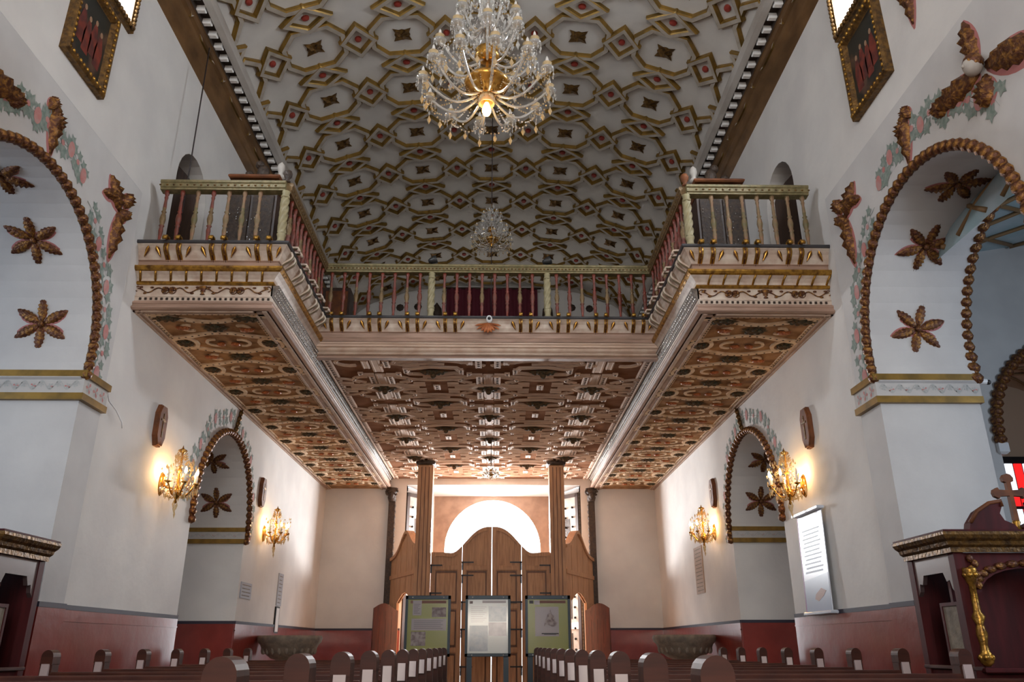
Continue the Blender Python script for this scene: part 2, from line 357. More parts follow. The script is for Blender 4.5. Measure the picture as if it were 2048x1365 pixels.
# wall behind the camera, with a big unseen window added to light the nave
bf = MB().plate([(-5.3, 0), (5.3, 0), (5.3, 11.8), (-5.3, 11.8)], -7.3, -7.0, mpb, [[(-2.6, 3.8), (2.6, 3.8), (2.6, 8.6), (-2.6, 8.6)]])
struct('wall_front', bf, 'plaster')
wf = MB()
for x in (-2.6, -1.3, 0, 1.3, 2.6): wf.box(x-.05, x+.05, -7.2, -7.05, 3.8, 8.6)
for z in (3.8, 5.4, 7.0, 8.6): wf.box(-2.6, 2.6, -7.2, -7.05, z-.05, z+.05)
wo = obj('window_7', wf, 'dark_wood'); wo['kind'] = 'structure'
obj('pane', MB().box(-2.6, 2.6, -7.16, -7.14, 3.8, 8.6), 'daylight_glass', wo)

# ------------------------------------------------------------------ vaulted ceiling
VA, VBh, VN, VZ = 4.36, 1.92, 2.45, 9.45
def vz(x): return VZ + VBh*max(0., 1-(abs(x)/VA)**VN)**(1/VN)
_xs = np.linspace(0, VA, 1200); _zs = np.array([vz(x) for x in _xs]); _s = np.concatenate([[0], np.cumsum(np.hypot(np.diff(_xs), np.diff(_zs)))]); SMAX = float(_s[-1])
def vp(s, y, h):
    sa = min(abs(s), SMAX-1e-4); x = float(np.interp(sa, _s, _xs)); z = vz(x)
    x2 = float(np.interp(min(sa+.02, SMAX), _s, _xs)); x1 = float(np.interp(max(sa-.02, 0), _s, _xs)); t = Vector((x2-x1, vz(x2)-vz(x1))).normalized()
    nx, nz = t.y, -t.x      # inward-ish normal
    if nz > 0: nx, nz = -nx, -nz
    q = Vector((x+nx*h, z+nz*h)); sgn = -1 if s < 0 else 1
    return (sgn*q.x, y, q.y)
vm = MB(); ns = 56
ss = np.linspace(-(SMAX-.34), SMAX-.34, ns+1); vs = [vp(s, y, 0) for y in (-7, YB+.1) for s in ss] + [vp(s, y, -.15) for y in (-7, YB+.1) for s in ss]
vm.add(vs, [(i, i+1, ns+2+i, ns+1+i) for i in range(ns)] + [(2*ns+2+i, 3*ns+3+i, 3*ns+4+i, 2*ns+3+i) for i in range(ns)], 0, True)
ceiling = struct('ceiling', vm, 'vault_white')
vm2 = MB().box(-5.4, 5.4, -7.3, YB+.3, 11.75, 11.95); obj('roof_slab', vm2, 'dark_wood', ceiling)
PS, PV, Y0V = 1.56, 1.42, 15.42
def ring(pts, wd, mats=(0, 1, 0), hgt=(.0, .055, .075, .075, .055, .0), offs=(-1, -.93, -.60, .60, .93, 1), yoff=0, sclip=None, lift=0.):
    hgt = tuple(h_+(lift if h_ > 0 else 0) for h_ in hgt)
    mb = MB(); n = len(pts); P = [Vector(q) for q in pts]; loops = []
    mit = []
    for i in range(n):
        d1 = (P[i]-P[i-1]).normalized(); d2 = (P[(i+1) % n]-P[i]).normalized(); n1 = Vector((d1.y, -d1.x)); n2 = Vector((d2.y, -d2.x)); mit.append((n1+n2)/max(.35, 1+n1.dot(n2)))
    vs = []
    for o, h in zip(offs, hgt):
        for i in range(n):
            q = P[i]+mit[i]*o*wd; s = q.x
            if sclip is not None: s = max(-sclip, min(sclip, s))
            vs.append(vp(s, q.y+yoff, h))
    fs = []; mm = []; mi = [0, 0, 1, 0, 0] if len(offs) == 6 else [0]*(len(offs)-1)
    for k in range(len(offs)-1):
        for i in range(n): j = (i+1) % n; fs.append((k*n+i, k*n+j, (k+1)*n+j, (k+1)*n+i)); mm.append(mi[k])
    mb.add(vs, fs); mb.m = mm; return mb
SC_ = SMAX-.55
rows = range(-7, 5)
oc = [(.53, .21), (.53, -.21), (.30, -.47), (-.30, -.47), (-.53, -.21), (-.53, .21), (-.30, .47), (.30, .47)]
dmH = [(.285, 0), (0, -.34), (-.285, 0), (0, .34)]
dmV = [(.37, 0), (0, -.255), (-.37, 0), (0, .255)]
def flower(mb, s0, y0, r, h, m=0):
    n = 16; vs = [vp(s0, y0, h+.035)]
    for i in range(n):
        a = 2*PI*(i+.0)/n; rr = r*((.95, .72, 1.25, .72)[i % 4])*(1.0 if i % 4 else .80)
        vs.append(vp(s0+rr*math.cos(a), y0+rr*math.sin(a)*.95, h))
    vs += [vp(s0+v_*r*.35, y0+w_*r*.35, h+.055) for v_, w_ in ((1, 0), (0, 1), (-1, 0), (0, -1))]
    mb.add(vs, [(0, 1+i, 1+(i+1) % n) for i in range(n)] + [(0, 17, 1+2), (0, 18, 1+6), (0, 19, 1+10), (0, 20, 1+14)], m)
for i in range(-3, 4):
    s0 = i*PS; clip = SC_+.35 if abs(i) == 3 else None
    mo = ring([(s0+a, b) for a, b in oc], .064, sclip=clip)
    o0 = obj('octagon_frame', mo, ['gilt_line', 'moulding_cream'], ceiling); o0.location.y = Y0V+rows[0]*PV
    fm = MB(); sf = s0 if abs(i) < 3 else math.copysign(min(abs(s0), SC_+.1), s0); flower(fm, sf, 0, .185 if abs(i) < 3 else .2, .012)
    f0 = obj('flower_boss', fm, 'gold_dull', ceiling); f0.location.y = o0.location.y
    dv = ring([(s0+a, b+PV/2) for a, b in dmV], .056, sclip=clip, lift=.012); d0 = obj('diamond_frame', dv, ['gilt_line', 'moulding_cream'], ceiling); d0.location.y = o0.location.y
    bs = MB(); n = 10
    if abs(i) < 3:
        bs.add([vp(s0, PV/2, .045)]+[vp(s0+.062*math.cos(2*PI*k/n), PV/2+.052*math.sin(2*PI*k/n), .03) for k in range(n)]+[vp(s0+.07*math.cos(2*PI*k/n), PV/2+.06*math.sin(2*PI*k/n), .0) for k in range(n)],
               [(0, 1+k, 1+(k+1) % n) for k in range(n)]+[(1+k, 11+k, 11+(k+1) % n, 1+(k+1) % n) for k in range(n)])
        b0 = obj('red_boss', bs, 'boss_red', ceiling); b0.location.y = o0.location.y
    for r in rows[1:]:
        y = Y0V+r*PV
        inst(o0, ceiling, (0, y, 0)); inst(f0, ceiling, (0, y, 0))
        if y+PV/2+.2 < YB: inst(d0, ceiling, (0, y, 0)); (inst(b0, ceiling, (0, y, 0)) if abs(i) < 3 else None)
for i in range(-3, 3):
    s0 = (i+.5)*PS
    dh = ring([(s0+a, b) for a, b in dmH], .056, lift=.012); d0 = obj('diamond_frame', dh, ['gilt_line', 'moulding_cream'], ceiling); d0.location.y = Y0V+rows[0]*PV
    bs = MB(); n = 10
    bs.add([vp(s0, 0, .045)]+[vp(s0+.055*math.cos(2*PI*k/n), .062*math.sin(2*PI*k/n), .03) for k in range(n)]+[vp(s0+.062*math.cos(2*PI*k/n), .07*math.sin(2*PI*k/n), .0) for k in range(n)],
           [(0, 1+k, 1+(k+1) % n) for k in range(n)]+[(1+k, 11+k, 11+(k+1) % n, 1+(k+1) % n) for k in range(n)])
    b0 = obj('red_boss', bs, 'boss_red', ceiling); b0.location.y = d0.location.y
    for r in rows[1:]: inst(d0, ceiling, (0, Y0V+r*PV, 0)); inst(b0, ceiling, (0, Y0V+r*PV, 0))
# cornices with their white brackets
for sg in (-1, 1):
    cm = MB()
    prof = [(0, 9.40, 0), (.03, 9.43, 0), (.10, 9.50, 0), (.12, 9.54, 0), (.17, 9.60, 0), (.19, 9.65, 0), (.24, 9.68, 0), (.26, 9.74, 0), (.28, 9.745, 2), (.29, 9.86, 2), (.42, 9.87, 2), (.43, 9.79, 1), (.52, 9.83, 1), (.555, 9.90, 1), (.54, 9.97, 0), (.50, 10.0, 0), (.50, 10.05, 0), (0, 10.2, 0)]
    vs = [(sg*(WX-a), y, z) for y in (-7, YB) for a, z, _ in prof]; k = len(prof)
    cm.add(vs, [(j, (j+1) % k, k+(j+1) % k, k+j) for j in range(k)]); cm.m = [p[2] for p in prof]
    tr = obj('trim_'+('1' if sg < 0 else '2'), cm, ['cornice_brown', 'moulding_grey', 'dark_hole', 'gold'], kind='structure')
    tb = MB(); x0, x1 = sorted((sg*(WX-.41), sg*(WX-.28))); tb.bbox(x0, x1, -.042, .042, 9.765, 9.86, .012)
    t0 = obj('bracket_block', tb, 'tooth_white', tr); t0.location.y = 3.2
    y = 3.2
    while y < YB-.4:
        y += .255
        inst(t0, tr, (0, y, 0))

# ------------------------------------------------------------------ choir balcony
XI, YW, YC, YE, ZB = 2.78, 9.38, 11.85, YB, 5.22
balc = thing('choir_balcony', 'U-shaped painted wooden choir balcony with two projecting wings, carved underside and turned railing', 'balcony', (0, YC, 0))
PATH = [(-WX, YW), (-XI, YW), (-XI, YC), (XI, YC), (XI, YW), (WX, YW)]
def sweep_part(name, prof, path, m, parent=balc, smooth=False):
    mb = MB().sweep(prof, path); return obj(name, mb, m, parent)
dk = MB(); dk.box(-WX, -XI+.15, YW-.1, YE, 6.0, 6.04); dk.box(XI-.15, WX, YW-.1, YE, 6.0, 6.04); dk.box(-XI, XI, YC-.1, YE, 6.0, 6.04); obj('loft_floor', dk, 'loft_floor', balc)
sweep_part('dark_ledge', [(0, 6.06), (.215, 6.06), (.225, 6.075), (.225, 6.10), (0, 6.10)], PATH, 'deck_dark')
gad = sweep_part('coved_band', [(0, 5.87), (.09, 5.87), (.10, 5.89), (.125, 5.93), (.145, 5.99), (.18, 6.035), (.2, 6.05), (.2, 6.06), (0, 6.06)], PATH, 'cream_light')
sweep_part('pink_frieze', [(0, 5.77), (.075, 5.77), (.08, 5.78), (.08, 5.855), (.095, 5.865), (.095, 5.875), (0, 5.875)], PATH, 'pink_paint')
WP = {-1: [(-WX, YW), (-XI, YW), (-XI, YE)], 1: [(XI, YE), (XI, YW), (WX, YW)]}
FP = {-1: PATH[:3], 1: PATH[3:]}
for sg in (-1, 1):
    # gold cornice, hollow with short ribs, gold strip, frieze and dentils of the wings
    sweep_part('gold_cornice', [(0, 5.70), (.12, 5.70), (.15, 5.715), (.165, 5.74), (.165, 5.765), (.10, 5.775), (0, 5.775)], FP[sg], 'gold')
    sweep_part('hollow_moulding', [(0, 5.60), (.035, 5.60), (.045, 5.63), (.08, 5.67), (.125, 5.70), (0, 5.70)], FP[sg], 'cream_light')
    sweep_part('gold_strip', [(0, 5.555), (.03, 5.555), (.045, 5.575), (.035, 5.60), (0, 5.60)], FP[sg], 'gold')
    sweep_part('scroll_frieze', [(0, 5.40), (.004, 5.40), (.004, 5.555), (0, 5.555)], WP[sg], 'cream_light')
    sweep_part('bottom_moulding', [(0, 5.20), (.05, 5.20), (.075, 5.215), (.075, 5.235), (.05, 5.25), (.045, 5.27), (.055, 5.285), (.05, 5.31), (.02, 5.315), (.02, 5.33), (0, 5.33)], WP[sg], 'pink_paint')
    sweep_part('dentil_strip', [(0, 5.33), (.012, 5.33), (.012, 5.385), (.02, 5.39), (.02, 5.40), (0, 5.40)], WP[sg], 'cream_light')
    # dentil dots: front face
    db = MB()
    x = -WX+.06
    while x < -XI: db.box(x if sg < 0 else -x-.028, (x+.028) if sg < 0 else -x, YW-.026, YW-.01, 5.343, 5.372); x += .068
    obj('dentil_pegs', db, 'dark_hole', balc, kind='stuff')
    # short gold ribs in the hollow on the front
    rb0 = None
    for k in range(9):
        X = sg*(XI+.12+k*.195)
        if rb0 is None:
            r = MB().tube([(0, -.03, 0), (.01, -.075, .05), (.025, -.13, .095)], .016, 6); rb0 = obj('gold_rib', r, 'gold', balc, base=(0, 0, 0)); rb0.location = (X, YW-YC, 5.605)
        else: inst(rb0, balc, (X, YW-YC, 5.605))
    # gilded scrolls of the front frieze: vine, grape bunches, vase
    fm = MB()
    for u0 in (.43, 1.30):
        cx0 = -sg*0 + sg*(XI+u0) ; yy = YW-.016; zc = 5.478
        for s2 in (-1, 1):
            P = [(cx0+s2*(.07+.33*t), yy, zc+.038*math.sin(t*8)*(1-.3*t)) for t in np.linspace(0, 1, 16)]; fm.tube(P, .008, 5)
            fm.tube([(cx0+s2*(.40+.035*math.cos(a)), yy, zc+.02+.035*math.sin(a)) for a in np.linspace(-1.5, 3.4, 10)], .007, 5)
            for t, dz in ((.22, .04), (.3, -.04), (.36, .045)): fm.sphere((cx0+s2*t, yy, zc+dz), .02, 6, 4, 0, (1.3, .5, .7))
            for q in range(8): fm.sphere((cx0+s2*.045+.024*(q % 3-1), yy-.004, zc+.03-.024*(q//3)), .016, 6, 4)
            fm.tube([(cx0+s2*.045+.048*math.cos(a), yy, zc+.048*math.sin(a)) for a in np.linspace(0, 2*PI, 12)], .006, 5)
    vx = sg*(XI+.865)
    fm.lathe([(.001, 5.415), (.035, 5.42), (.012, 5.445), (.03, 5.48), (.045, 5.52), (.05, 5.535)], 8, 0, XYZ((vx, YW-.02, 0)) @ Matrix.Diagonal((1, .35, 1, 1)))
    obj('gilded_vine', fm, 'gilt_leaf', balc)
    # side fascia: brown relief band, silver beaded band
    y0, y1 = YW-.02, YE
    sd = MB(); xs_ = sorted((sg*(XI-.022), sg*(XI+.01))); sd.box(xs_[0], xs_[1], YW, y1, 5.405, 5.55); obj('relief_band', sd, 'gilt_leaf', balc)
    bdm = MB(); yy = YW+.05
    rows_ = ((.135, 5.675, 0), (.10, 5.64, .5), (.065, 5.605, 0))
    kk = 0
    tilt = MB().add([(sg*(XI-.03), YW, 5.40), (sg*(XI-.10), YW, 5.56), (sg*(XI-.10), YE, 5.56), (sg*(XI-.03), YE, 5.40), (sg*(XI+.05), YW, 5.40), (sg*(XI+.05), YW, 5.56), (sg*(XI+.05), YE, 5.56), (sg*(XI+.05), YE, 5.40)], [(0, 1, 2, 3), (0, 4, 5, 1), (1, 5, 6, 2), (3, 2, 6, 7), (0, 3, 7, 4)])
    obj('beaded_band', tilt, 'band_grey', balc)
    while yy < YE-.05:
        for a in (0, 1, 2):
            t = .2+.3*a; bdm.sphere((sg*(XI-.03-.07*t), yy+.035*(a % 2), 5.40+.16*t), .017, 5, 4)
        yy += .07
    obj('silver_beads', bdm, 'bead_silver', balc, kind='stuff')
    fmo = MB(); sc_ = 0
    yy = YW+.2
    while yy < YE-.2:        # carved scrolls on the moulding below the beads
        fmo.tube([(sg*(XI-.024), yy+.10*math.cos(a)*(1-a/9), 5.475+.05*math.sin(a)*(1-a/9)) for a in np.linspace(0, 7, 11)], .012, 4); yy += .24
    obj('side_scrolls', fmo, 'cream_paint', balc, kind='stuff')
# mouldings of the recessed centre front
for nm, pf, m_ in (('centre_moulding', [(0, 5.50), (.03, 5.50), (.045, 5.515), (.045, 5.535), (.02, 5.55), (0, 5.56)], 'cream_paint'), ('centre_torus', [(0, 5.56), (.01, 5.56), (.03, 5.585), (.03, 5.615), (.01, 5.64), (0, 5.64)], 'cream_paint'),
                   ('centre_hollow', [(0, 5.64), (.03, 5.645), (.04, 5.67), (.065, 5.69), (.065, 5.705), (0, 5.705)], 'coffer_wood'), ('centre_cornice', [(0, 5.705), (.075, 5.71), (.085, 5.74), (.07, 5.77), (0, 5.77)], 'pink_paint')):
    sweep_part(nm, pf, [(-XI+.02, YC), (XI-.02, YC)], m_)
obj('centre_core', MB().box(-XI, XI, YC, YC+.12, 5.46, 6.06), 'pink_paint', balc)
for sg in (-1, 1):
    xs_ = sorted((sg*(XI+.001), sg*WX)); obj('wing_core', MB().box(xs_[0], xs_[1], YW+.001, YW+.1, 5.22, 6.06), 'pink_paint', balc)
    xs_ = sorted((sg*(XI+.001), sg*(XI+.1))); obj('wing_core', MB().box(xs_[0], xs_[1], YW+.001, YE, 5.22, 6.06), 'pink_paint', balc)

# scroll brackets, in pairs, and the drop leaves beside them
def bracket_mesh():
    mb = MB(); pts = []
    for k in range(15):
        t = k/14; z = -.19+.27*t; o = .11+.14*t+.045*math.sin(t*2*PI*1.0-1.2)
        pts.append((o, z))
    pts += [(.285, .075), (.30, .05), (.285, .03)]
    N = len(pts); vs = []; hw = .028; th = .014
    for i, (o, z) in enumerate(pts):
        a = pts[max(0, i-1)]; b = pts[min(N-1, i+1)]; d = Vector((b[0]-a[0], b[1]-a[1])).normalized(); n = Vector((d.y, -d.x))
        for w_, q in ((-hw, 1), (-hw*.45, .45), (0, 1.1), (hw*.45, .45), (hw, 1), (hw, -1), (-hw, -1)): vs.append((w_, -(o+n.x*th*q), z+n.y*th*q))
    fs = []; ms = []
    for i in range(N-1):
        for j in range(7): j2 = (j+1) % 7; fs.append((i*7+j, i*7+j2, i*7+7+j2, i*7+7+j)); ms.append(1 if j in (1, 2) else 0)
    fs += [tuple(range(6, -1, -1)), tuple((N-1)*7+j for j in range(7))]; ms += [0, 0]
    mb.add(vs, fs, 0, True); mb.m = ms; return mb
def drop_mesh(s):
    mb = MB(); 
    for k, (r1, m_) in enumerate(((.03, 0), (.016, 1))):
        T = Matrix.Translation((0, -.165-.012*k, -.02)) @ Matrix.Rotation(math.radians(24*s), 4, 'Y') @ Matrix.Rotation(math.radians(20), 4, 'X')
        mb.lathe([(1e-4, .075), (r1*.8, .05), (r1, .02), (r1*.6, -.03), (1e-4, -.09)], 8, m_, T @ Matrix.Diagonal((1, .5, 1, 1)))
    return mb
brF = obj('scroll_bracket', bracket_mesh(), ['gold', 'gilt_leaf'], balc, base=(0, 0, 0)); brI = obj('scroll_bracket', bracket_mesh(), ['cream_light', 'post_cream'], balc, base=(0, 0, 0))
dl = {s: obj('drop_leaf', drop_mesh(s), ['gilt_leaf', 'gold_bright'], balc, base=(0, 0, 0)) for s in (-1, 1)}
used = set()
def place(src, X, Y, rz):
    loc = (X, Y-YC, 6.05 if 'bracket' in src.name else 5.985)
    if src not in used: used.add(src); src.location = loc; src.rotation_euler = (0, 0, rz)
    else: inst(src, balc, loc, (0, 0, rz))
for sg in (-1, 1):
    for k in range(3):
        xc = sg*(XI+.10+.58*k)
        for d in (-.08, .08): place(brF, xc+d, YW, 0)
        place(dl[-1], xc-.19, YW, 0); place(dl[1], xc+.19, YW, 0)
    place(dl[-sg], sg*(XI+1.60), YW, 0)
    for k in range(5):
        yc = YW+.12+.5*k
        for d in (-.075, .075): place(brI, sg*XI, yc+d, -sg*PI/2)
    for k in range(1, 5):
        xc = sg*(.60*k)
        for d in (-.08, .08): place(brF, xc+d, YC, 0)
        place(dl[-1], xc-.19, YC, 0); place(dl[1], xc+.19, YC, 0)
sh = MB()
for a in np.linspace(-78, 78, 9):
    T = Matrix.Translation((0, YC-.17, 6.0)) @ Matrix.Rotation(math.radians(a), 4, 'Y'); sh.lathe([(1e-4, .02), (.018, -.04), (.032, -.10), (.02, -.15), (1e-4, -.17)] if abs(a) < 50 else [(1e-4, .02), (.014, -.06), (.02, -.16), (1e-4, -.22)], 6, 0, T @ Matrix.Diagonal((1, .5, 1, 1)))
obj('gilded_shell', sh, 'leaf_orange', balc)

# railing: turned balusters, twisted posts, handrail
bprof = [(.032, 0), (.034, .03), (.022, .05), (.018, .08), (.030, .20), (.022, .25), (.036, .27), (.024, .29), (.034, .33), (.040, .37), (.032, .43), (.020, .46), (.034, .48), (.020, .50), (.024, .54), (.018, .66), (.026, .70), (.018, .72), (.032, .75), (.030, .80)]
def baluster_mesh(): return MB().lathe(bprof, 9)
bm_red = obj('baluster', baluster_mesh(), 'baluster_red', balc, base=(0, 0, 0)); bm_tan = obj('baluster', baluster_mesh(), 'baluster_tan', balc, base=(0, 0, 0))
mg = MB().lathe(bprof, 9, ms=[0]*6+[1]*8+[0]*5); bm_mix = obj('baluster', mg, ['baluster_tan', 'baluster_green'], balc, base=(0, 0, 0))
mg = MB().lathe(bprof, 9, ms=[0]*6+[1]*8+[0]*5); bm_rm = obj('baluster', mg, ['baluster_red', 'rail_brown'], balc, base=(0, 0, 0))
used2 = set()
ZD = 6.10
def put(src, X, Y):
    if src not in used2: used2.add(src); src.location = (X, Y-YC, ZD)
    else: inst(src, balc, (X, Y-YC, ZD))
RO = -.10
for k in range(7):
    put((bm_rm, bm_red, bm_mix, bm_rm, bm_tan, bm_mix, bm_tan)[k], -4.28+.207*k, YW+RO)
    put((bm_mix, bm_tan, bm_tan, bm_tan, bm_mix, bm_tan, bm_mix)[k], 4.28-.207*k, YW+RO)
for sg in (-1, 1):
    for k in range(11): put(bm_red if k % 3 else bm_rm, sg*(XI-.10), YW+.15+.207*k)
for k in range(8):
    put(bm_red if k % 2 else bm_rm, -2.55+.205*k, YC+RO); put(bm_rm if k % 2 else bm_red, 2.55-.205*k, YC+RO); put(bm_red if k % 3 else bm_rm, -.7175+.205*k, YC+RO)
def twisted_post(X, Y):
    mb = MB(); prof = []; 
    mb.lathe([(.055, 0), (.06, .05), (.045, .07), (.05, .12), (.062, .15), (.05, .17)], 12); mb.lathe([(.05, .70), (.06, .72), (.045, .76), (.058, .80)], 12)
    n = 20; K = 22; vs = []; fs = []
    for k in range(K+1):
        z = .17+.53*k/K
        for i in range(n):
            a = 2*PI*i/n; r = .05+.012*math.cos(5*(a-k*.26)); vs.append((r*math.cos(a), r*math.sin(a), z))
    for k in range(K):
        for i in range(n): j = (i+1) % n; fs.append((k*n+i, k*n+j, (k+1)*n+j, (k+1)*n+i))
    mb.add(vs, fs, 0, True); return mb
p0 = obj('twisted_post', twisted_post(0, 0), 'post_cream', balc, base=(0, 0, 0)); p0.location = (-XI+.08, YW+RO-YC, ZD)
for X, Y in ((XI-.08, YW), (-.925, YC), (.96, YC)): inst(p0, balc, (X, Y+RO-YC, ZD))
rp = [(-.06, 6.89), (-.04, 6.89), (.05, 6.90), (.05, 6.925), (.065, 6.935), (.065, 6.985), (.08, 7.0), (.08, 7.03), (.06, 7.045), (-.06, 7.045), (-.07, 7.0)]
off = .08
for nm, pth, m_ in (('handrail', [(-WX+.14, YW+RO), (-XI+.08, YW+RO)], 'rail_olive'), ('handrail', [(XI-.08, YW+RO), (WX-.14, YW+RO)], 'rail_olive'),
                    ('handrail', [(-XI+.09, YW+RO), (-XI+.09, YC+RO)], 'rail_brown'), ('handrail', [(XI-.09, YC+RO), (XI-.09, YW+RO)], 'rail_brown'), ('handrail', [(-XI+.09, YC+RO), (XI-.09, YC+RO)], 'rail_olive')):
    sweep_part(nm, rp, pth, m_)
rb = MB()
for k in range(90): rb.sphere((-2.62+k*.0589, YC+RO-.068, 6.96), .016, 5, 4, 0, (1.3, .5, .9))
for sg in (-1, 1):
    for k in range(18): rb.sphere((sg*(XI+.05+k*.09), YW+RO-.068, 6.96), .014, 5, 4, 0, (1.3, .5, 1))
    for k in range(28): rb.sphere((sg*(XI-.09-.068), YW+k*.088, 6.96), .015, 5, 4, 0, (.5, 1.3, 1))
obj('rail_beading', rb, 'gold_dull', balc, kind='stuff')

# ---- carved ceiling under the centre of the balcony
ZS = 5.50
sof = obj('coffered_soffit', MB().box(-XI+.1, XI-.1, YC, YE, ZS, ZS+.06), 'coffer_ground', balc)
def strap(mb, pts, wd=.05, h=.07, m=0, z0=0., closed=False, groove=True):
    """flat raised strap hanging below z0, following 2D points"""
    P = [Vector(q) for q in pts]; N = len(P); vs = []; fs = []
    h *= .36 if groove else 1
    pr = [(-wd, 0), (-wd, -h), (-wd*.62, -h-.007), (-wd*.45, -h), (wd*.45, -h), (wd*.62, -h-.007), (wd, -h), (wd, 0)] if groove else [(-wd, 0), (-wd, -h), (wd, -h), (wd, 0)]
    k = len(pr)
    for i in range(N):
        if closed: d1 = (P[i]-P[i-1]).normalized(); d2 = (P[(i+1) % N]-P[i]).normalized()
        else: d1 = (P[i]-P[max(i-1, 0)]); d2 = (P[min(i+1, N-1)]-P[i]); d1 = (d1 if d1.length > 0 else d2).normalized(); d2 = (d2 if d2.length > 0 else d1).normalized()
        n1 = Vector((d1.y, -d1.x)); n2 = Vector((d2.y, -d2.x)); n_ = (n1+n2)/max(.5, 1+n1.dot(n2))
        for o, z in pr: vs.append((P[i].x+n_.x*o, P[i].y+n_.y*o, z0+z))
    for i in range(N if closed else N-1):
        i2 = (i+1) % N
        for j in range(k): j2 = (j+1) % k; fs.append((i*k+j, i*k+j2, i2*k+j2, i2*k+j))
    if not closed: fs += [tuple(range(k)), tuple((N-1)*k+j for j in range(k-1, -1, -1))]
    mb.add(vs, fs, m); return mb
def dot(mb, x, y, r, z, m): mb.add([(x+r*math.cos(a), y+r*math.sin(a), z) for a in np.arange(8)*PI/4]+[(x, y, z-.006)], [(i, (i+1) % 8, 8) for i in range(8)], m); return mb
def mir(pts, sx, sy): return [(sx*a, sy*b) for a, b in pts]
UP = 1.83
u = MB()                                    # one unit, centred on a main medallion, 1.83 square
hx = [(-.30, 0), (-.20, .13), (.20, .13), (.30, 0), (.20, -.13), (-.20, -.13)]
strap(u, hx, .045, .10, closed=True)
for sx in (-1, 1):
    strap(u, mir([(.30, .045), (.60, .045)], sx, 1), .028, .07); strap(u, mir([(.30, -.045), (.60, -.045)], sx, 1), .028, .07)
    strap(u, mir([(.22, .19), (.42, .115), (.72, .115)], sx, 1), .03, .06); strap(u, mir([(.22, -.19), (.42, -.115), (.72, -.115)], sx, 1), .03, .06)
    for sy in (-1, 1):
        # dotted block flanking the short beam
        strap(u, mir([(.155, .24), (.155, .64)], sx, sy), .055, .085); [dot(u, sx*.155, sy*q, .024, -.033, 1) for q in (.30, .39, .48, .57)]
        # stepped key block
        strap(u, mir([(.10, .70), (.32, .70), (.32, .80)], sx, sy), .045, .085); dot(u, sx*.32, sy*.76, .022, -.033, 1)
        # sweeping curves
        strap(u, mir([(.30+.48*t, .27+.20*math.sin(t*PI*.5)) for t in np.linspace(0, 1, 8)], sx, sy), .032, .06)
        strap(u, mir([(.24+.25*math.cos(a), .42+.17*math.sin(a)) for a in np.linspace(-.9, 1.6, 9)], sx, sy), .035, .075)
        dot(u, sx*.49, sy*.42, .02, -.030, 1); dot(u, sx*.44, sy*.52, .02, -.030, 1)
    strap(u, [(sx*.52, .24), (sx*.72, .24)], .03, .075) ; strap(u, [(sx*.52, -.24), (sx*.72, -.24)], .03, .075)
strap(u, [(0, .20), (0, .72)], .085, .055); strap(u, [(0, -.20), (0, -.72)], .085, .055)
u2 = MB()                                    # lens panel between four units
lens = [(-.46, 0), (-.40, .10), (-.05, .20), (.40, .16), (.46, .05), (.42, -.08), (.05, -.20), (-.38, -.15)]
strap(u2, lens, .045, .085, closed=True)
strap(u2, [(-.80, .34), (-.5, .30), (-.1, .36), (.2, .32)], .03, .06); strap(u2, [(.80, -.34), (.5, -.30), (.1, -.36), (-.2, -.32)], .03, .06)
for s2 in (-1, 1):
    for s3 in (-1, 1):
        strap(u2, [(s2*.86*t_, s3*(.50-.24*t_*t_)) for t_ in np.linspace(0, 1, 9)], .036, .065)
strap(u2, [(0, .79), (0, 1.04)], .06, .05); dot(u2, 0, .86, .022, -.021, 1); dot(u2, 0, .97, .022, -.021, 1)
strap(u2, [(.36, -.12), (.46, -.12), (.46, .10)], .04, .09); strap(u2, [(-.36, .12), (-.46, .12), (-.46, -.10)], .04, .09)
for s2 in (-1, 1): [dot(u2, s2*.46, q, .02, -.034, 1) for q in (-.06, 0, .06)]
def medallion_mesh(rx, ry):
    mb = MB(); n = 20
    vs = [(0, 0, -.10)]+[(rx*.55*math.cos(a)*(1+.15*(i % 2)), ry*.55*math.sin(a)*(1+.15*(i % 2)), -.065) for i, a in enumerate(np.arange(n)*2*PI/n)]+[(rx*math.cos(a)*(1-.15*(i % 2)), ry*math.sin(a)*(1-.15*(i % 2)), -.03) for i, a in enumerate(np.arange(n)*2*PI/n)]
    mb.add(vs, [(0, 1+i, 1+(i+1) % n) for i in range(n)]+[(1+i, 1+n+i, 1+n+(i+1) % n, 1+(i+1) % n) for i in range(n)])
    for i in range(8): a = i*PI/4+.2; mb.sphere((rx*.6*math.cos(a), ry*.6*math.sin(a), -.06), .035, 6, 4, 0, (1, 1, .7))
    mb.sphere((0, 0, -.10), .05, 8, 5); return mb
first = {}
def put3(key, mk, mats, parent, loc, rot=(0, 0, 0), sc=None):
    loc = (loc[0], loc[1]-YC, loc[2])
    if key not in first:
        o = obj(key.split('|')[0], mk(), mats, parent, base=(0, 0, 0)); o.location = loc; o.rotation_euler = rot
        if sc: o.scale = sc
        first[key] = o; return o
    o = inst(first[key], parent, loc, rot, sc)
    return o
for r in range(5):
    y = 13.45+UP*r
    for c in (-1, 0, 1):
        x = c*UP
        put3('strapwork', lambda: u, ['coffer_wood', 'dark_hole'], sof, (x, y, ZS))
        put3('medallion', lambda: medallion_mesh(.21, .15), 'leaf_dark', sof, (x, y, ZS))
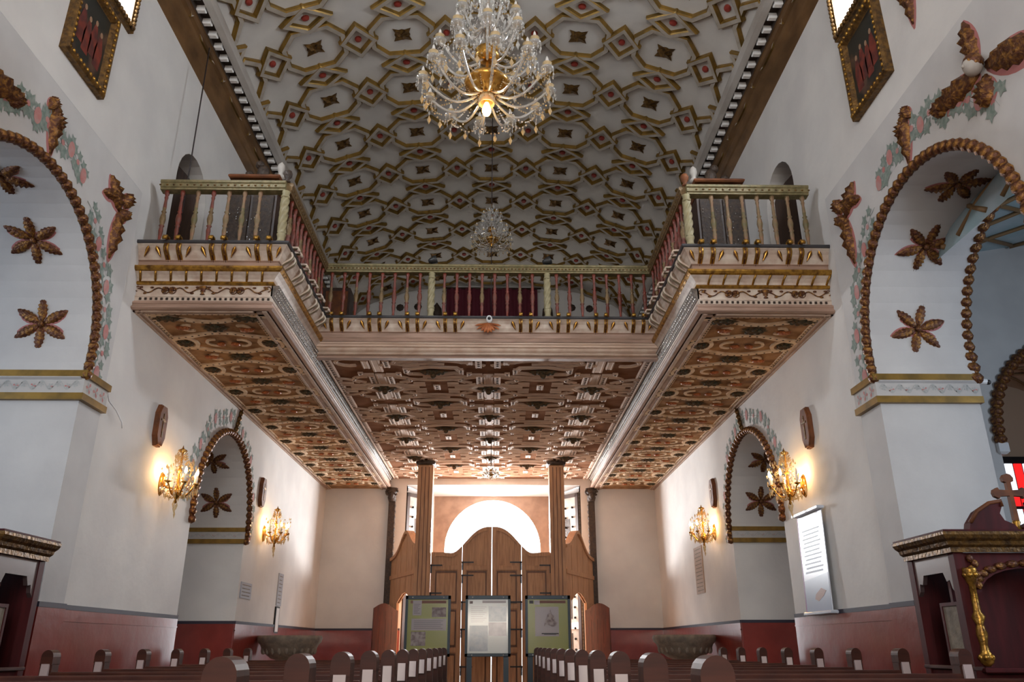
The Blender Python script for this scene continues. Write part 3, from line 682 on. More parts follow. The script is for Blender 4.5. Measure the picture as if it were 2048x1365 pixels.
for r in range(-1, 5):
    y = 13.45+UP*(r+.5)
    if y > YE-.3: continue
    for c in (-1, 1):
        sx = c*(1 if r % 2 else 1)
        put3('lens_panel|%d' % sx, lambda: (lambda q: (q.add([(-a if sx < 0 else a, b, z) for a, b, z in u2.v], u2.f), setattr(q, 'm', list(u2.m)), q)[2])(MB()), ['coffer_wood', 'dark_hole'], sof, (c*.915, y, ZS))
        put3('lens_medallion', lambda: medallion_mesh(.26, .085), 'leaf_dark', sof, (c*.915, y, ZS))
# half patterns at the front edge and the sides
fe = MB()
for sx in (-1, 1):
    for c in (0, 1.83):
        strap(fe, [(sx*(c+.155), 12.0), (sx*(c+.155), 12.35)] if c == 0 else [(sx*(c-.17), 12.05), (sx*(c-.17), 12.35)], .055, .085)
        for q in (12.08, 12.17, 12.26): dot(fe, sx*(c+.155 if c == 0 else c-.17), q, .024, -.033, 1)
    strap(fe, [(sx*2.0, 12.05), (sx*2.0, 12.4)], .055, .085)
    strap(fe, [(sx*.55, 11.98), (sx*.42, 12.1), (sx*.30, 12.1), (sx*.30, 12.2)], .05, .085)
    strap(fe, [(sx*(.75+.75*t), 11.98+.22*math.sin(PI*t)*1.0) for t in np.linspace(0, 1, 9)], .035, .07)
    strap(fe, [(sx*(1.28+.26*math.cos(a)), 12.12+.14*math.sin(a)) for a in np.linspace(-1.8, 2.2, 10)], .035, .08)
    strap(fe, [(sx*(2.25+.22*math.cos(a)), 12.12+.17*math.sin(a)) for a in np.linspace(-2.0, 2.0, 10)], .035, .08)
    strap(fe, [(sx*(1.83), 12.0), (sx*1.83, 12.6)], .085, .05)
    strap(fe, [(sx*2.02, 12.0), (sx*2.35, 11.98)], .03, .06)
    strap(fe, [(sx*2.60, YC+.05), (sx*2.60, YE)], .07, .04); q = YC+.15
    while q < YE: dot(fe, sx*2.60, q, .022, -.018, 1); q += .11
fe.v = [(a, b, ZS+z) for a, b, z in fe.v]
obj('edge_strapwork', fe, ['coffer_wood', 'dark_hole'], sof)

# ---- painted underside of the wings
WXC = 3.65; WU = 1.15
wu = MB()
hwid = .78
for sy in (-1, 1):
    strap(wu, [(x, sy*(.19+.20*(.5-.5*math.cos((x/hwid)*PI)) if abs(x) < 2 else 0)) for x in np.linspace(-hwid, hwid, 19)], .035, .022, 0, groove=False)
    strap(wu, [(x, sy*(.33-.12*math.cos(x/hwid*PI))) for x in np.linspace(-hwid, hwid, 19)], .03, .02, 0, groove=False)
    for x in np.linspace(-hwid+.06, hwid-.06, 15):
        dot(wu, x, sy*(.19+.20*(.5-.5*math.cos((x/hwid)*PI))), .016, -.026, 1)
for sx in (-1, 1):
    strap(wu, [(sx*(.60+.16*math.cos(a)), .575+.20*math.sin(a)) for a in np.linspace(0, 2*PI, 14)[:-1]], .028, .024, 0, closed=True, groove=False)
    strap(wu, [(sx*(.36+.09*math.cos(a)), .02+.10*math.sin(a)) for a in np.linspace(-2.2, 2.2, 9)], .022, .024, 0, groove=False)
    for a in np.linspace(0, 2*PI, 9)[:-1]: dot(wu, sx*(.60+.16*math.cos(a)), .575+.20*math.sin(a), .015, -.018, 1)
    strap(wu, [(sx*(.18+.12*math.cos(a)), .575+.12*math.sin(a)) for a in np.linspace(-1.8, 1.8, 8)], .02, .02, 0, groove=False)
def wing_leaf(rx, ry, m=0):
    mb = MB(); n = 18; mb.add([(0, 0, -.055)]+[(rx*(1-.28*(i % 2))*math.cos(a), ry*(1-.28*(i % 2))*math.sin(a), -.018) for i, a in enumerate(np.arange(n)*2*PI/n)], [(0, 1+i, 1+(i+1) % n) for i in range(n)], m)
    for i in range(7): a = i*2*PI/7; mb.sphere((rx*.5*math.cos(a), ry*.5*math.sin(a), -.035), .03, 5, 4, m, (1.2, 1, .7))
    return mb
for sg in (-1, 1):
    xs_ = sorted((sg*(XI+.02), sg*WX)); ws = obj('wing_soffit', MB().box(xs_[0], xs_[1], YW, YE, ZB, ZB+.04), 'soffit_brown', balc)
    bd = MB(); x0, x1 = XI+.03, WX
    for (a, b, h, m_) in ((0, .05, .035, 0), (.05, .14, .02, 1), (.14, .17, .035, 0)):
        bd.box(sg*(x0+a) if sg > 0 else sg*(x0+b), sg*(x0+b) if sg > 0 else sg*(x0+a), YW+a, YE, ZB-h, ZB, m_)
    for (a, b, h, m_) in ((0, .03, .035, 0), (.03, .08, .02, 1), (.08, .10, .03, 0)):
        bd.box(min(sg*(x1-a), sg*(x1-b)), max(sg*(x1-a), sg*(x1-b)), YW, YE, ZB-h, ZB, m_)
        bd.box(min(sg*(x0+.17), sg*x1), max(sg*(x0+.17), sg*x1), YW+a, YW+b, ZB-h, ZB, m_)
    obj('border_moulding', bd, ['cream_paint', 'pink_paint'], ws)
    ed = MB()
    for X in (x0+.20, x1-.13):
        q = YW+.14
        ed.box(sg*X-.022, sg*X+.022, YW+.1, YE, ZB-.014, ZB, 0)
        while q < YE: dot(ed, sg*X, q, .014, ZB-.018, 1); q += .08
    q = x0+.25
    ed.box(min(sg*(x0+.2), sg*(x1-.13)), max(sg*(x0+.2), sg*(x1-.13)), YW+.11, YW+.15, ZB-.014, ZB, 0)
    while q < x1-.15: dot(ed, sg*q, YW+.13, .014, ZB-.018, 1); q += .08
    obj('dotted_border', ed, ['strap_cream', 'dark_hole'], ws, kind='stuff')
    for r in range(11):
        y = 9.97+WU*r
        if y > YE-.35: break
        put3('painted_strapwork', lambda: wu, ['strap_cream', 'dark_hole'], ws, (sg*WXC, y, ZB))
        put3('leaf_medallion', lambda: wing_leaf(.20, .135), 'leaf_dark', ws, (sg*WXC, y, ZB))
        for sx in (-1, 1):
            put3('side_medallion', lambda: wing_leaf(.13, .13), 'leaf_dark', ws, (sg*WXC+sx*.60, y+WU/2, ZB))
            put3('orange_leaf|%d' % sx, lambda: wing_leaf(.12, .05), 'leaf_orange', ws, (sg*WXC+sx*.42, y+(.03 if sx > 0 else -.03), ZB))
            put3('red_bud', lambda: wing_leaf(.07, .05), 'leaf_orange', ws, (sg*WXC+sx*.10, y+WU/2, ZB), (0, 0, .4*sx))
    put3('corner_leaf', lambda: wing_leaf(.24, .10), 'leaf_dark', ws, (sg*WXC-.52, YW+.26, ZB)); put3('corner_leaf', lambda: None, 'leaf_dark', ws, (sg*WXC+.52, YW+.26, ZB))

# ------------------------------------------------------------------ side chapels seen through the arches
def rope(path, r, mats='gilt_leaf', parent=None, step=.095, name='rope_moulding', bead=(1.0, .62)):
    """roll moulding with separate knuckle beads; path of 3D points"""
    mb = MB().tube(path, r*.62, 6); ro = obj(name, mb, mats, parent)
    P = [Vector(p) for p in path]; d = [0]
    for a, b in zip(P, P[1:]): d.append(d[-1]+(b-a).length)
    b0 = None; n = int(d[-1]/step); B = Vector(BASE[ro])
    for k in range(n+1):
        t = d[-1]*k/max(1, n); i = max(0, min(len(P)-2, int(np.searchsorted(d, t))-1)); q = P[i].lerp(P[i+1], (t-d[i])/max(1e-6, d[i+1]-d[i])); dr = (P[i+1]-P[i]).normalized()
        rot = dr.to_track_quat('Z', 'X').to_euler()
        if b0 is None:
            bm_ = MB().lathe([(1e-4, -step*.55), (r*.85, -step*.35), (r*1.05, 0), (r*.8, step*.35), (1e-4, step*.55)], 7)
            b0 = obj('bead', bm_, mats, ro, base=(0, 0, 0)); b0.location = q-B; b0.rotation_euler = rot
        else: inst(b0, ro, q-B, rot)
    return ro
# right-hand chapel
cr = MB(); mpx = lambda u, v, d: (u, d, v)
aX = (8.45, 3.9); aR = 1.42
ao = arc(aX, aR, -3, 183, 28)
cr.plate([(4.9, 0), (ao[-1][0], 0)]+list(reversed(ao))+[(ao[0][0], 0), (12, 0), (12, 8.5), (4.9, 8.5)], 10.5, 10.62, mpx)
cr.box(12, 12.2, 1.5, 13, 0, 8.5); cr.box(5.3, 12.2, 1.3, 1.5, 0, 8.5)
ch = obj('wall_chapel', cr, 'plaster_smooth', kind='structure')
obj('chapel_recess', MB().box(6.4, 11, 12.6, 12.8, 0, 6).box(6.4, 6.5, 10.62, 12.6, 0, 6).box(10.6, 10.7, 10.62, 12.6, 0, 6).box(6.4, 11, 10.62, 12.8, 5.9, 6.0), 'tan_vault', ch)
va = MB(); n = 20
cvx = lambda t: (9.0-3.9*math.cos(t), 5.25+1.62*math.sin(t))
vs = [(cvx(PI*i/n)[0], y, cvx(PI*i/n)[1]) for y in (1.3, 10.6) for i in range(n+1)]
va.add(vs, [(i, i+1, n+2+i, n+1+i) for i in range(n)], 0, True); obj('chapel_vault', va, 'blue_grey_vault', ch)
ribs = MB()
for k in range(-7, 17):
    for s2 in (-1, 1):
        pts = []
        for i in range(14):
            t = PI*.02+PI*.62*i/13; y = 2+k*.8+s2*(t*2.2)
            if 1.4 < y < 10.48: x, z = cvx(t); pts.append((x, y, z-.03))
        if len(pts) > 1: ribs.tube(pts, .032, 5)
obj('lattice_rib', ribs, 'rib_brown', ch, kind='stuff')
rope([(x, 10.46, z) for x, z in reversed(ao)], .085, 'gilt_leaf', ch, .13)
lv = MB()
vs = [(aX[0]+aR*1.0*math.cos(PI*i/18), y, aX[1]+aR*math.sin(PI*i/18)) for y in (10.62, 12.6) for i in range(19)]
lv.add(vs, [(i, i+1, 20+i, 19+i) for i in range(18)], 0, True); obj('recess_vault', lv, 'tan_vault', ch)
lr = MB()
for k in range(-6, 9):
    for s2 in (-1, 1):
        pts = [(aX[0]+(aR-.02)*math.cos(t), 10.6+k*.33+s2*(PI-t)*.75, aX[1]+(aR-.02)*math.sin(t)) for t in np.linspace(PI, 1.2, 12) if 10.6 < 10.6+k*.33+s2*(PI-t)*.75 < 12.6]
        if len(pts) > 1: lr.tube(pts, .02, 4)
obj('lattice_rib', lr, 'rib_brown', ch, kind='stuff')
obj('pilaster_cap', MB().bbox(6.98, 7.12, 10.44, 10.62, 3.62, 3.80, .03), 'leaf_white', ch)
# stained glass window on the recess back wall
sw = MB(); wx0, wz0 = 8.33, 2.0
sg0 = obj('window_8', MB().box(wx0-.05, wx0+.66, 12.52, 12.6, wz0-.05, wz0+2.05), 'iron', kind='structure')
cols = ['glass_white', 'glass_red']
pz = [(0, .52, 'glass_white', 'glass_red'), (.52, .80, 'glass_red', 'glass_red'), (.80, 1.22, 'glass_white', 'glass_red'), (1.22, 1.46, 'glass_red', 'glass_red'), (1.46, 1.95, 'glass_white', 'glass_red')]
for a, b, c1, c2 in pz:
    for j, c in enumerate((c1, c2, c1, c2)): obj('pane', MB().box(wx0+.02+j*.15, wx0+.14+j*.15, 12.49, 12.515, wz0+a+.03, wz0+b-.02), c, sg0)
# left-hand chapel: plain
cl = MB(); cl.box(-12, -4.9, 10.5, 10.62, 0, 8.5); cl.box(-12.2, -12, 1.3, 10.6, 0, 8.5); cl.box(-12.2, -5.3, 1.3, 1.5, 0, 8.5); cl.box(-12.2, -5.3, 1.3, 10.6, 6.9, 7.1)
obj('wall_chapel', cl, 'plaster_smooth', kind='structure')

# ------------------------------------------------------------------ arch mouldings, friezes, painted vines
def leaf_mesh(L, W, H, n=9, ser=.22, curl=0., T=None, mb=None, m=0):
    mb = mb or MB(); vs = []; fs = []
    for i in range(n+1):
        t = i/n; w_ = W*math.sin(PI*min(1, t*.92+.06))**.75*(1-ser*(i % 2)); z = H*(1+.28*(-1)**i)*math.sin(PI*t*.9+.15)+curl*t*t
        x = L*t
        vs += [(x, -w_, 0), (x-.01*L, -w_*.55, z), (x, 0, z*.72), (x-.01*L, w_*.55, z), (x, w_, 0)]
    for i in range(n):
        for j in range(4): fs.append((i*5+j, i*5+5+j, i*5+6+j, i*5+j+1))
    fs.append((0, 1, 2, 3, 4)); fs.append(tuple(n*5+j for j in (4, 3, 2, 1, 0)))
    mb.add(vs, fs, m, True, T); return mb
for sg in (-1, 1):
    wl = walls[sg]
    for X, tagn in ((PX-.03, 0), (PX+1.12, 1)):
        ap = arch_outline(*AC, AR, 3.99, .045)
        rope([(sg*X, y, z) for y, z in ap], .06 if tagn == 0 else .085, 'gilt_leaf', wl, .112 if tagn == 0 else .13)
    yc, zc = NC[sg]
    rope([(sg*(WX-.03), y, z) for y, z in arch_outline(yc, zc, NR, 3.0, .03)], .065, 'gilt_leaf', wl, .12)
    # rope running up from the niche crown
    rope([(sg*(WX-.02), yc+.05+.25*t, 4.68+.55*t) for t in np.linspace(0, 1, 5)], .05, 'gold_dull', wl, .11)
    # frieze band on the pier
    y1 = 8.37
    for nm, z0, z1, o, m_ in (('gold_fillet', 3.955, 4.03, .065, 'gilt_line'), ('painted_frieze', 3.775, 3.955, .035, 'frieze_white'), ('gold_fillet', 3.70, 3.775, .055, 'gilt_line')):
        q = MB(); xa, xb = sorted((sg*(PX-o), sg*(PX+1.14))); q.box(xa, xb, y1-o, 8.87+.02, z0, z1) ; obj(nm, q, m_, wl)
    yj = arch_outline(yc, zc, NR, 2.95)[0][0]
    for nm, z0, z1, o, m_ in (('gold_fillet', 3.17, 3.245, .05, 'gilt_line'), ('painted_frieze', 3.04, 3.17, .03, 'frieze_white'), ('gold_fillet', 2.96, 3.04, .05, 'gilt_line')):
        q = MB(); xa, xb = sorted((sg*(WX-.01), sg*(WX+1.25))); q.box(xa, xb, yj-o, yj+.02, z0, z1); obj(nm, q, m_, wl)
    # painted rinceau on the friezes (flat paint)
    pf = MB()
    def curl(y, zc_, face, x0, x1, n, amp):
        for k in range(n):
            xm = x0+(x1-x0)*(k+.5)/n; wd_ = (x1-x0)/n
            pts = [(xm+wd_*(t-.5), zc_+amp*math.sin(t*2*PI)) for t in np.linspace(0, 1, 10)]
            for (a, b), (c, d) in zip(pts, pts[1:]):
                if face == 'r': pf.add([(sg*a, y, b-.007), (sg*c, y, d-.007), (sg*c, y, d+.007), (sg*a, y, b+.007)], [(0, 1, 2, 3)], 1)
            for s2 in (-1, 1):
                cx_, cz_ = xm+s2*wd_*.22, zc_-s2*amp*.2
                for q in range(5):
                    a = q*2*PI/5+k; r_ = amp*.55
                    pf.add([(sg*cx_, y, cz_), (sg*(cx_+r_*math.cos(a-.4)), y, cz_+r_*math.sin(a-.4)), (sg*(cx_+r_*1.3*math.cos(a)), y, cz_+r_*1.3*math.sin(a)), (sg*(cx_+r_*math.cos(a+.4)), y, cz_+r_*math.sin(a+.4))], [(0, 1, 2, 3)], 2 if (k+q) % 3 == 0 and s2 > 0 else 1)
    curl(y1-.038, 3.865, 'r', PX, PX+1.12, 6, .05); curl(yj-.033, 3.105, 'r', WX+.03, WX+1.2, 6, .035)
    for k in range(3):
        y_ = y1+.08+k*.16
        for q in range(6):
            a = q*PI/3; r_ = .05
            pf.add([(sg*(PX-.037), y_, 3.865), (sg*(PX-.037), y_+r_*math.cos(a-.4), 3.865+r_*math.sin(a-.4)), (sg*(PX-.037), y_+r_*1.4*math.cos(a), 3.865+r_*1.4*math.sin(a)), (sg*(PX-.037), y_+r_*math.cos(a+.4), 3.865+r_*math.sin(a+.4))], [(0, 1, 2, 3)], 2 if q % 2 else 1)
    obj('painted_scrollwork', pf, ['frieze_white', 'vine_grey', 'vine_pink'], wl, kind='stuff')
    # painted vine borders (flat paint on the wall faces)
    pv = MB()
    def vine(x, path, wd_, dens=.08, col=0):
        P = [Vector(p) for p in path]
        tot = sum((b-a).length for a, b in zip(P, P[1:])); acc = 0; k = 0
        for a, b in zip(P, P[1:]):
            L = (b-a).length; nseg = max(1, int(L/dens))
            d = (b-a).normalized(); nrm = Vector((-d.y, d.x))
            for j in range(nseg):
                c = a.lerp(b, j/nseg); k += 1
                e = c+nrm*.03*math.sin(k*1.1); e2 = a.lerp(b, (j+1)/nseg)+nrm*.03*math.sin((k+1)*1.1)
                pv.add([(sg*x, e.x, e.y-.004), (sg*x, e2.x, e2.y-.004), (sg*x, e2.x, e2.y+.004), (sg*x, e.x, e.y+.004)], [(0, 1, 2, 3)], 0)
                for s2 in (-1, 1):
                    f_ = e+nrm*s2*wd_*(.45+.5*random.random())+d*random.uniform(-.04, .04); r_ = .078*random.uniform(.8, 1.15)
                    vs = []; aa = random.uniform(0, 6)
                    for q in range(10): an = aa+q*PI/5; rr = r_ if q % 2 == 0 else r_*.55; vs.append((sg*x, f_.x+rr*math.cos(an), f_.y+rr*math.sin(an)*1.15))
                    xq = x-.0002*(len(pv.f) % 90)/10-.0003; vs = [(sg*xq, b_, c_) for _a, b_, c_ in vs]; pv.add([(sg*xq, f_.x, f_.y)]+vs, [(0, 1+q, 1+(q+1) % 10) for q in range(10)], 0)
                if k % 4 == 1:
                    r_ = .075; pv.add([(sg*(x-.0035), e.x+r_*.85*math.cos(q*PI/5), e.y+r_*1.25*math.sin(q*PI/5)) for q in range(10)], [tuple(range(10))], 1)
                if k % 4 == 3:
                    r_ = .035; pv.add([(sg*(x-.003), e.x+r_*math.cos(q*PI/3), e.y+r_*math.sin(q*PI/3)) for q in range(6)], [tuple(range(6))], 1)
    vine(PX-.004, arc(AC, 1.74, -6, 62, 16), .13)
    vine(PX-.004, arc((6.9, 4.27), 1.88, 70, 140, 14), .12)
    zf = arch_outline(yc, zc, 1.4, 3.2)
    vine(WX-.004, arc((yc, zc), 1.70, -5, 185, 30), .10, .12)
    obj('painted_vine_border', pv, ['vine_green', 'vine_pink'], wl, kind='stuff')
# ---- gilded six-leaf rosettes
def rosette(loc, nrm, R, roll, label, group, mats=('gilt_leaf', 'pink_halo')):
    """nrm: direction the rosette faces"""
    nrm = Vector(nrm).normalized(); q = nrm.to_track_quat('Z', 'Y')
    t = thing('leaf_rosette', label, 'wall ornament', loc, group, local=True); t.rotation_mode = 'QUATERNION'; t.rotation_quaternion = q
    f0 = None
    for k in range(6):
        a = roll+k*PI/3
        if f0 is None:
            key = round(R, 3)
            if key not in ros: ros[key] = (leaf_mesh(R*.88, R*.185, R*.13, 13, .20), leaf_mesh(R*.95, R*.23, .004, 8, .0))
            f0 = obj('leaf', ros[key][0], mats[0], t, base=(0, 0, 0)); f0.location = (.10*R*math.cos(a), .10*R*math.sin(a), .008); f0.rotation_euler = (0, 0, a)
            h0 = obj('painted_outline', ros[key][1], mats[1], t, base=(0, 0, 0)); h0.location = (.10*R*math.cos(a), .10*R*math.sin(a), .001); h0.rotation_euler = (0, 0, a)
        else:
            inst(f0, t, (.10*R*math.cos(a), .10*R*math.sin(a), .008), (0, 0, a)); inst(h0, t, (.10*R*math.cos(a), .10*R*math.sin(a), .001), (0, 0, a))
    obj('centre_boss', MB().sphere((0, 0, .02), R*.12, 8, 5, 0, (1, 1, .6)), mats[0], t, base=(0, 0, 0)); return t
ros = {}
for sg in (-1, 1):
    S = 'left' if sg < 0 else 'right'
    for th, nm in ((12, 'lowest'), (50, 'middle'), (84, 'topmost')):
        a = math.radians(th); R = .33
        c = (sg*4.95, AC[0]+(AR-.002)*math.cos(a), AC[1]+(AR-.002)*math.sin(a))
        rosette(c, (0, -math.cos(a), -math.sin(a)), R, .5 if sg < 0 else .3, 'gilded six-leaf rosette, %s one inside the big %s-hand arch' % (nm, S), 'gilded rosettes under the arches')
    yc, zc = NC[sg]
    for th, nm in ((19, 'lower'), (54, 'upper')):
        a = math.radians(th); c = (sg*5.08, yc+(NR-.002)*math.cos(a), zc+(NR-.002)*math.sin(a))
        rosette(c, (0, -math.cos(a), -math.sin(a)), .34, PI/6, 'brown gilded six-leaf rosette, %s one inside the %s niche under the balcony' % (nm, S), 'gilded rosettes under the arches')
# ---- carved acanthus and cherub ornaments on the wall around the big arches
def on_wall(sg, x, y, z, a=0): 
    # local x along +y(wall), local y up, local z away from the wall
    M = Matrix(((0, 0, -sg, 0), (1, 0, 0, 0), (0, 1, 0, 0), (0, 0, 0, 1))); return Matrix.Translation((sg*x, y, z)) @ M @ Matrix.Rotation(a, 4, 'Z')
def carving(name, label, sg, x, y, z, leaves, group='carved gilded leaf ornaments around the arches', head=False):
    t = thing(name, label, 'wall ornament', (sg*x, y, z), group)
    for (dy, dz, ang, L, W, curl_) in leaves:
        mb = leaf_mesh(L, W, .07, 10, .22, curl_, on_wall(sg, x-.002, y+dy, z+dz, math.radians(ang)))
        obj('carved_leaf', mb, 'gilt_leaf', t)
        obj('painted_halo', leaf_mesh(L*1.06, W*1.18, .004, 8, 0, 0, on_wall(sg, x-.001, y+dy-.005, z+dz-.02, math.radians(ang))), 'pink_halo', t)
    if head:
        obj('cherub_head', MB().sphere((sg*(x-.09), y, z), .085, 12, 8, 0, (1, .9, 1.15)).sphere((sg*(x-.175), y-.0, z-.005), .016, 6, 4), 'moulding_grey', t)
        obj('gilt_hair', MB().sphere((sg*(x-.08), y, z+.03), .092, 10, 6, 0, (.95, 1, 1)), 'gilt_leaf', t)
    return t
for sg in (-1, 1):
    S = 'left' if sg < 0 else 'right'
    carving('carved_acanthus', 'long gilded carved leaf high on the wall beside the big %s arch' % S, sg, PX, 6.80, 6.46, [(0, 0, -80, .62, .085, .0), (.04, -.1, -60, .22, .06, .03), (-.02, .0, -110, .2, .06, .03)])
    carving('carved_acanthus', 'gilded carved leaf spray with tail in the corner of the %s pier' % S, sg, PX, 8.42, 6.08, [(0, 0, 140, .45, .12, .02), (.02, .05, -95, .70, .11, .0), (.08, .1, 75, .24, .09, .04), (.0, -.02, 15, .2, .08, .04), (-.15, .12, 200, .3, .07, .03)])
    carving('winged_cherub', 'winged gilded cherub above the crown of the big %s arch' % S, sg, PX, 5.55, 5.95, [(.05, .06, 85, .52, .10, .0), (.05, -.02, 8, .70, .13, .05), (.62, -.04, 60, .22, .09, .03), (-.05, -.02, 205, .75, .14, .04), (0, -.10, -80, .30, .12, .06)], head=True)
carving('carved_tassel', 'gilded hanging leaf tassel beside the right-hand painting', 1, WX, 6.42, 7.98, [(0, 0, -85, .70, .09, 0), (.0, -.1, -60, .3, .06, .03)])
carving('carved_tassel', 'gilded hanging leaf tassel at the top right edge', 1, WX, 5.62, 7.75, [(0, 0, -85, .60, .08, 0)])

# ------------------------------------------------------------------ paintings
def painting(sg, y0, y1, z0, z1, label):
    yc, zc = (y0+y1)/2, (z0+z1)/2; t = thing('framed_painting', label, 'painting', (sg*WX, yc, zc), 'oil paintings under the clerestory windows')
    X = lambda a: sg*(WX-a)
    loops = []; prof = [(0, .0, 0), (0, .07, 0), (.03, .095, 1), (.085, .075, 0), (.115, .035, 1), (.125, .03, 0)]
    vs = []
    for ins, dp, _ in prof: vs += [(X(dp), y0+ins, z0+ins), (X(dp), y1-ins, z0+ins), (X(dp), y1-ins, z1-ins), (X(dp), y0+ins, z1-ins)]
    fs = [(4*k+i, 4*k+(i+1) % 4, 4*k+4+(i+1) % 4, 4*k+4+i) for k in range(len(prof)-1) for i in range(4)]
    obj('frame', MB().add(vs, fs), 'gold_dull', t)
    cb = MB()
    for yy in np.arange(y0+.06, y1-.03, .075):
        for zz in (z0+.06, z1-.06): cb.sphere((X(.085), yy, zz), .026, 6, 4, 0, (.7, 1, 1))
    for zz in np.arange(z0+.06, z1-.03, .075):
        for yy in (y0+.06, y1-.06): cb.sphere((X(.085), yy, zz), .026, 6, 4, 0, (.7, 1, 1))
    obj('frame_carving', cb, 'gold', t, kind='stuff')
    cv = obj('canvas', MB().box(min(X(.005), X(.03)), max(X(.005), X(.03)), y0+.12, y1-.12, z0+.12, z1-.12), 'canvas', t)
    fg = MB()
    for k in range(4):
        cy = yc+(k-1.5)*.13; cz = zc+.05-.06*(k % 2)
        pts = [(cy-.07, cz-.30), (cy+.07, cz-.30), (cy+.085, cz-.05), (cy+.03, cz+.12), (cy-.03, cz+.12), (cy-.08, cz-.08)]
        if z0+.13 < cz-.30: fg.plate(pts, WX-.031, WX-.030, lambda u, v, d: (sg*d, u, v), m=0)
        fg.plate([(cy+.028*math.cos(a), cz+.155+.038*math.sin(a)) for a in np.linspace(0, 2*PI, 9)[:-1]], WX-.0315, WX-.030, lambda u, v, d: (sg*d, u, v), m=1)
    obj('painted_figures', fg, ['painted_robe', 'painted_skin'], cv)
painting(-1, 6.78, 7.66, 7.12, 8.25, 'dark oil painting in a carved gold frame, high on the left wall')
painting(1, 6.98, 7.90, 7.10, 8.27, 'dark oil painting of figures in a carved gold frame, high on the right wall')

# ------------------------------------------------------------------ entrance: pillars, wooden screen, door leaves
def lens_strip(u0, u1, n, fz): return [(u0+(u1-u0)*i/n, fz((u0+(u1-u0)*i/n))) for i in range(n+1)]
PY = 19.45
for s, x0, x1 in ((-1, -1.77, -1.40), (1, 1.44, 1.80)):
    xc = (x0+x1)/2; t = thing('wooden_pillar', 'square wooden pillar left of the entrance gates, rising to the balcony' if s < 0 else 'square wooden pillar right of the entrance gates, rising to the balcony', 'pillar', (xc, PY, 0), 'pillars beside the entrance gates')
    obj('shaft', MB().bbox(x0, x1, PY-.17, PY+.17, .25, 5.36, .025), 'screen_wood', t)
    fl = MB()
    for q in (.25, .5, .75): fl.box(x0+(x1-x0)*q-.01, x0+(x1-x0)*q+.01, PY-.176, PY-.17, .4, 5.3)
    obj('fluting', fl, 'screen_wood_dark', t)
    obj('plinth', MB().bbox(x0-.06, x1+.06, PY-.23, PY+.23, 0, .25, .03), 'stone', t)
    obj('capital', MB().bbox(x0-.05, x1+.05, PY-.22, PY+.22, 5.36, 5.44, .02), 'carved_dark', t)
scr = thing('entrance_screen', 'tall wooden entrance screen with humped top, folding gates and angled sides', 'screen', (0.05, PY, 0))
def top_z(x):       # humped top of the gates, x from centre
    a = abs(x)
    if a < .98: return 3.88-.62*(.5-.5*math.cos(PI*(a/.98)**1.35))
    return 3.26+.02*min(1, (a-.98)/.2)
GX = .05; YG = PY+.03
planks = [(-1.40, -1.00), (-.995, -.72), (-.70, -.35), (-.345, -.02), (.02, .345), (.35, .70), (.72, .995), (1.0, 1.39)]
for gi, (a, b) in enumerate(((-1.44, -.71), (-.70, -.009), (.009, .70), (.71, 1.40))):
    n = 10; top = [(GX+a+(b-a)*i/n, top_z(a+(b-a)*i/n)) for i in range(n+1)]
    gate = obj('gate_leaf', MB().plate([(GX+a, .12)]+[(GX+b, .12)]+list(reversed(top)), YG, YG+.045, mpb), 'screen_wood', scr)
    st = MB(); 
    for xx in (a+.05, b-.05): st.plate([(GX+xx-.05, .12), (GX+xx+.05, .12), (GX+xx+.05, top_z(xx+.05)), (GX+xx-.05, top_z(xx-.05))], YG-.03, YG, mpb)
    obj('stile', st, 'screen_wood', gate)
    for z in (.18, 1.10, 2.05, 2.92):
        obj('rail', MB().bbox(GX+a+.05, GX+b-.05, YG-.026, YG, z-.055, z+.055, .008), 'screen_wood', gate)
    for z0, z1 in ((.24, 1.04), (1.16, 1.99), (2.11, 2.86)): obj('panel_groove', MB().box(GX+a+.11, GX+b-.11, YG-.006, YG, z0+.01, z1-.01), 'screen_wood_dark', gate)
    tr = MB(); n = 10
    tr.plate([(GX+a+.1+(b-a-.2)*i/n, top_z(a+.1+(b-a-.2)*i/n)) for i in range(n+1)]+[(GX+a+.1+(b-a-.2)*i/n, top_z(a+.1+(b-a-.2)*i/n)-.09) for i in range(n, -1, -1)], YG-.028, YG, mpb)
    obj('curved_rail', tr, 'screen_wood', gate)
    for z0, z1 in ((.24, 1.04), (1.16, 1.99), (2.11, 2.86)):
        obj('raised_panel', MB().bbox(GX+a+.14, GX+b-.14, YG-.018, YG, z0+.05, z1-.05, .014), 'screen_wood', gate)
    for z in (.75, 1.55, 2.15, 2.75, 3.05) if gi in (1, 2) else (2.35, 2.98):
        hx_ = a+.01 if gi in (0, 1) else b-.01; s2 = 1 if gi in (0, 1) else -1
        h = MB().box(min(GX+hx_, GX+hx_+s2*.26), max(GX+hx_, GX+hx_+s2*.26), YG-.045, YG-.03, z-.014, z+.014).box(GX+hx_-.016, GX+hx_+.016, YG-.045, YG-.03, z-.18, z+.01)
        h.sphere((GX+hx_, YG-.04, z), .025, 6, 4); obj('hinge', h, 'iron', gate)
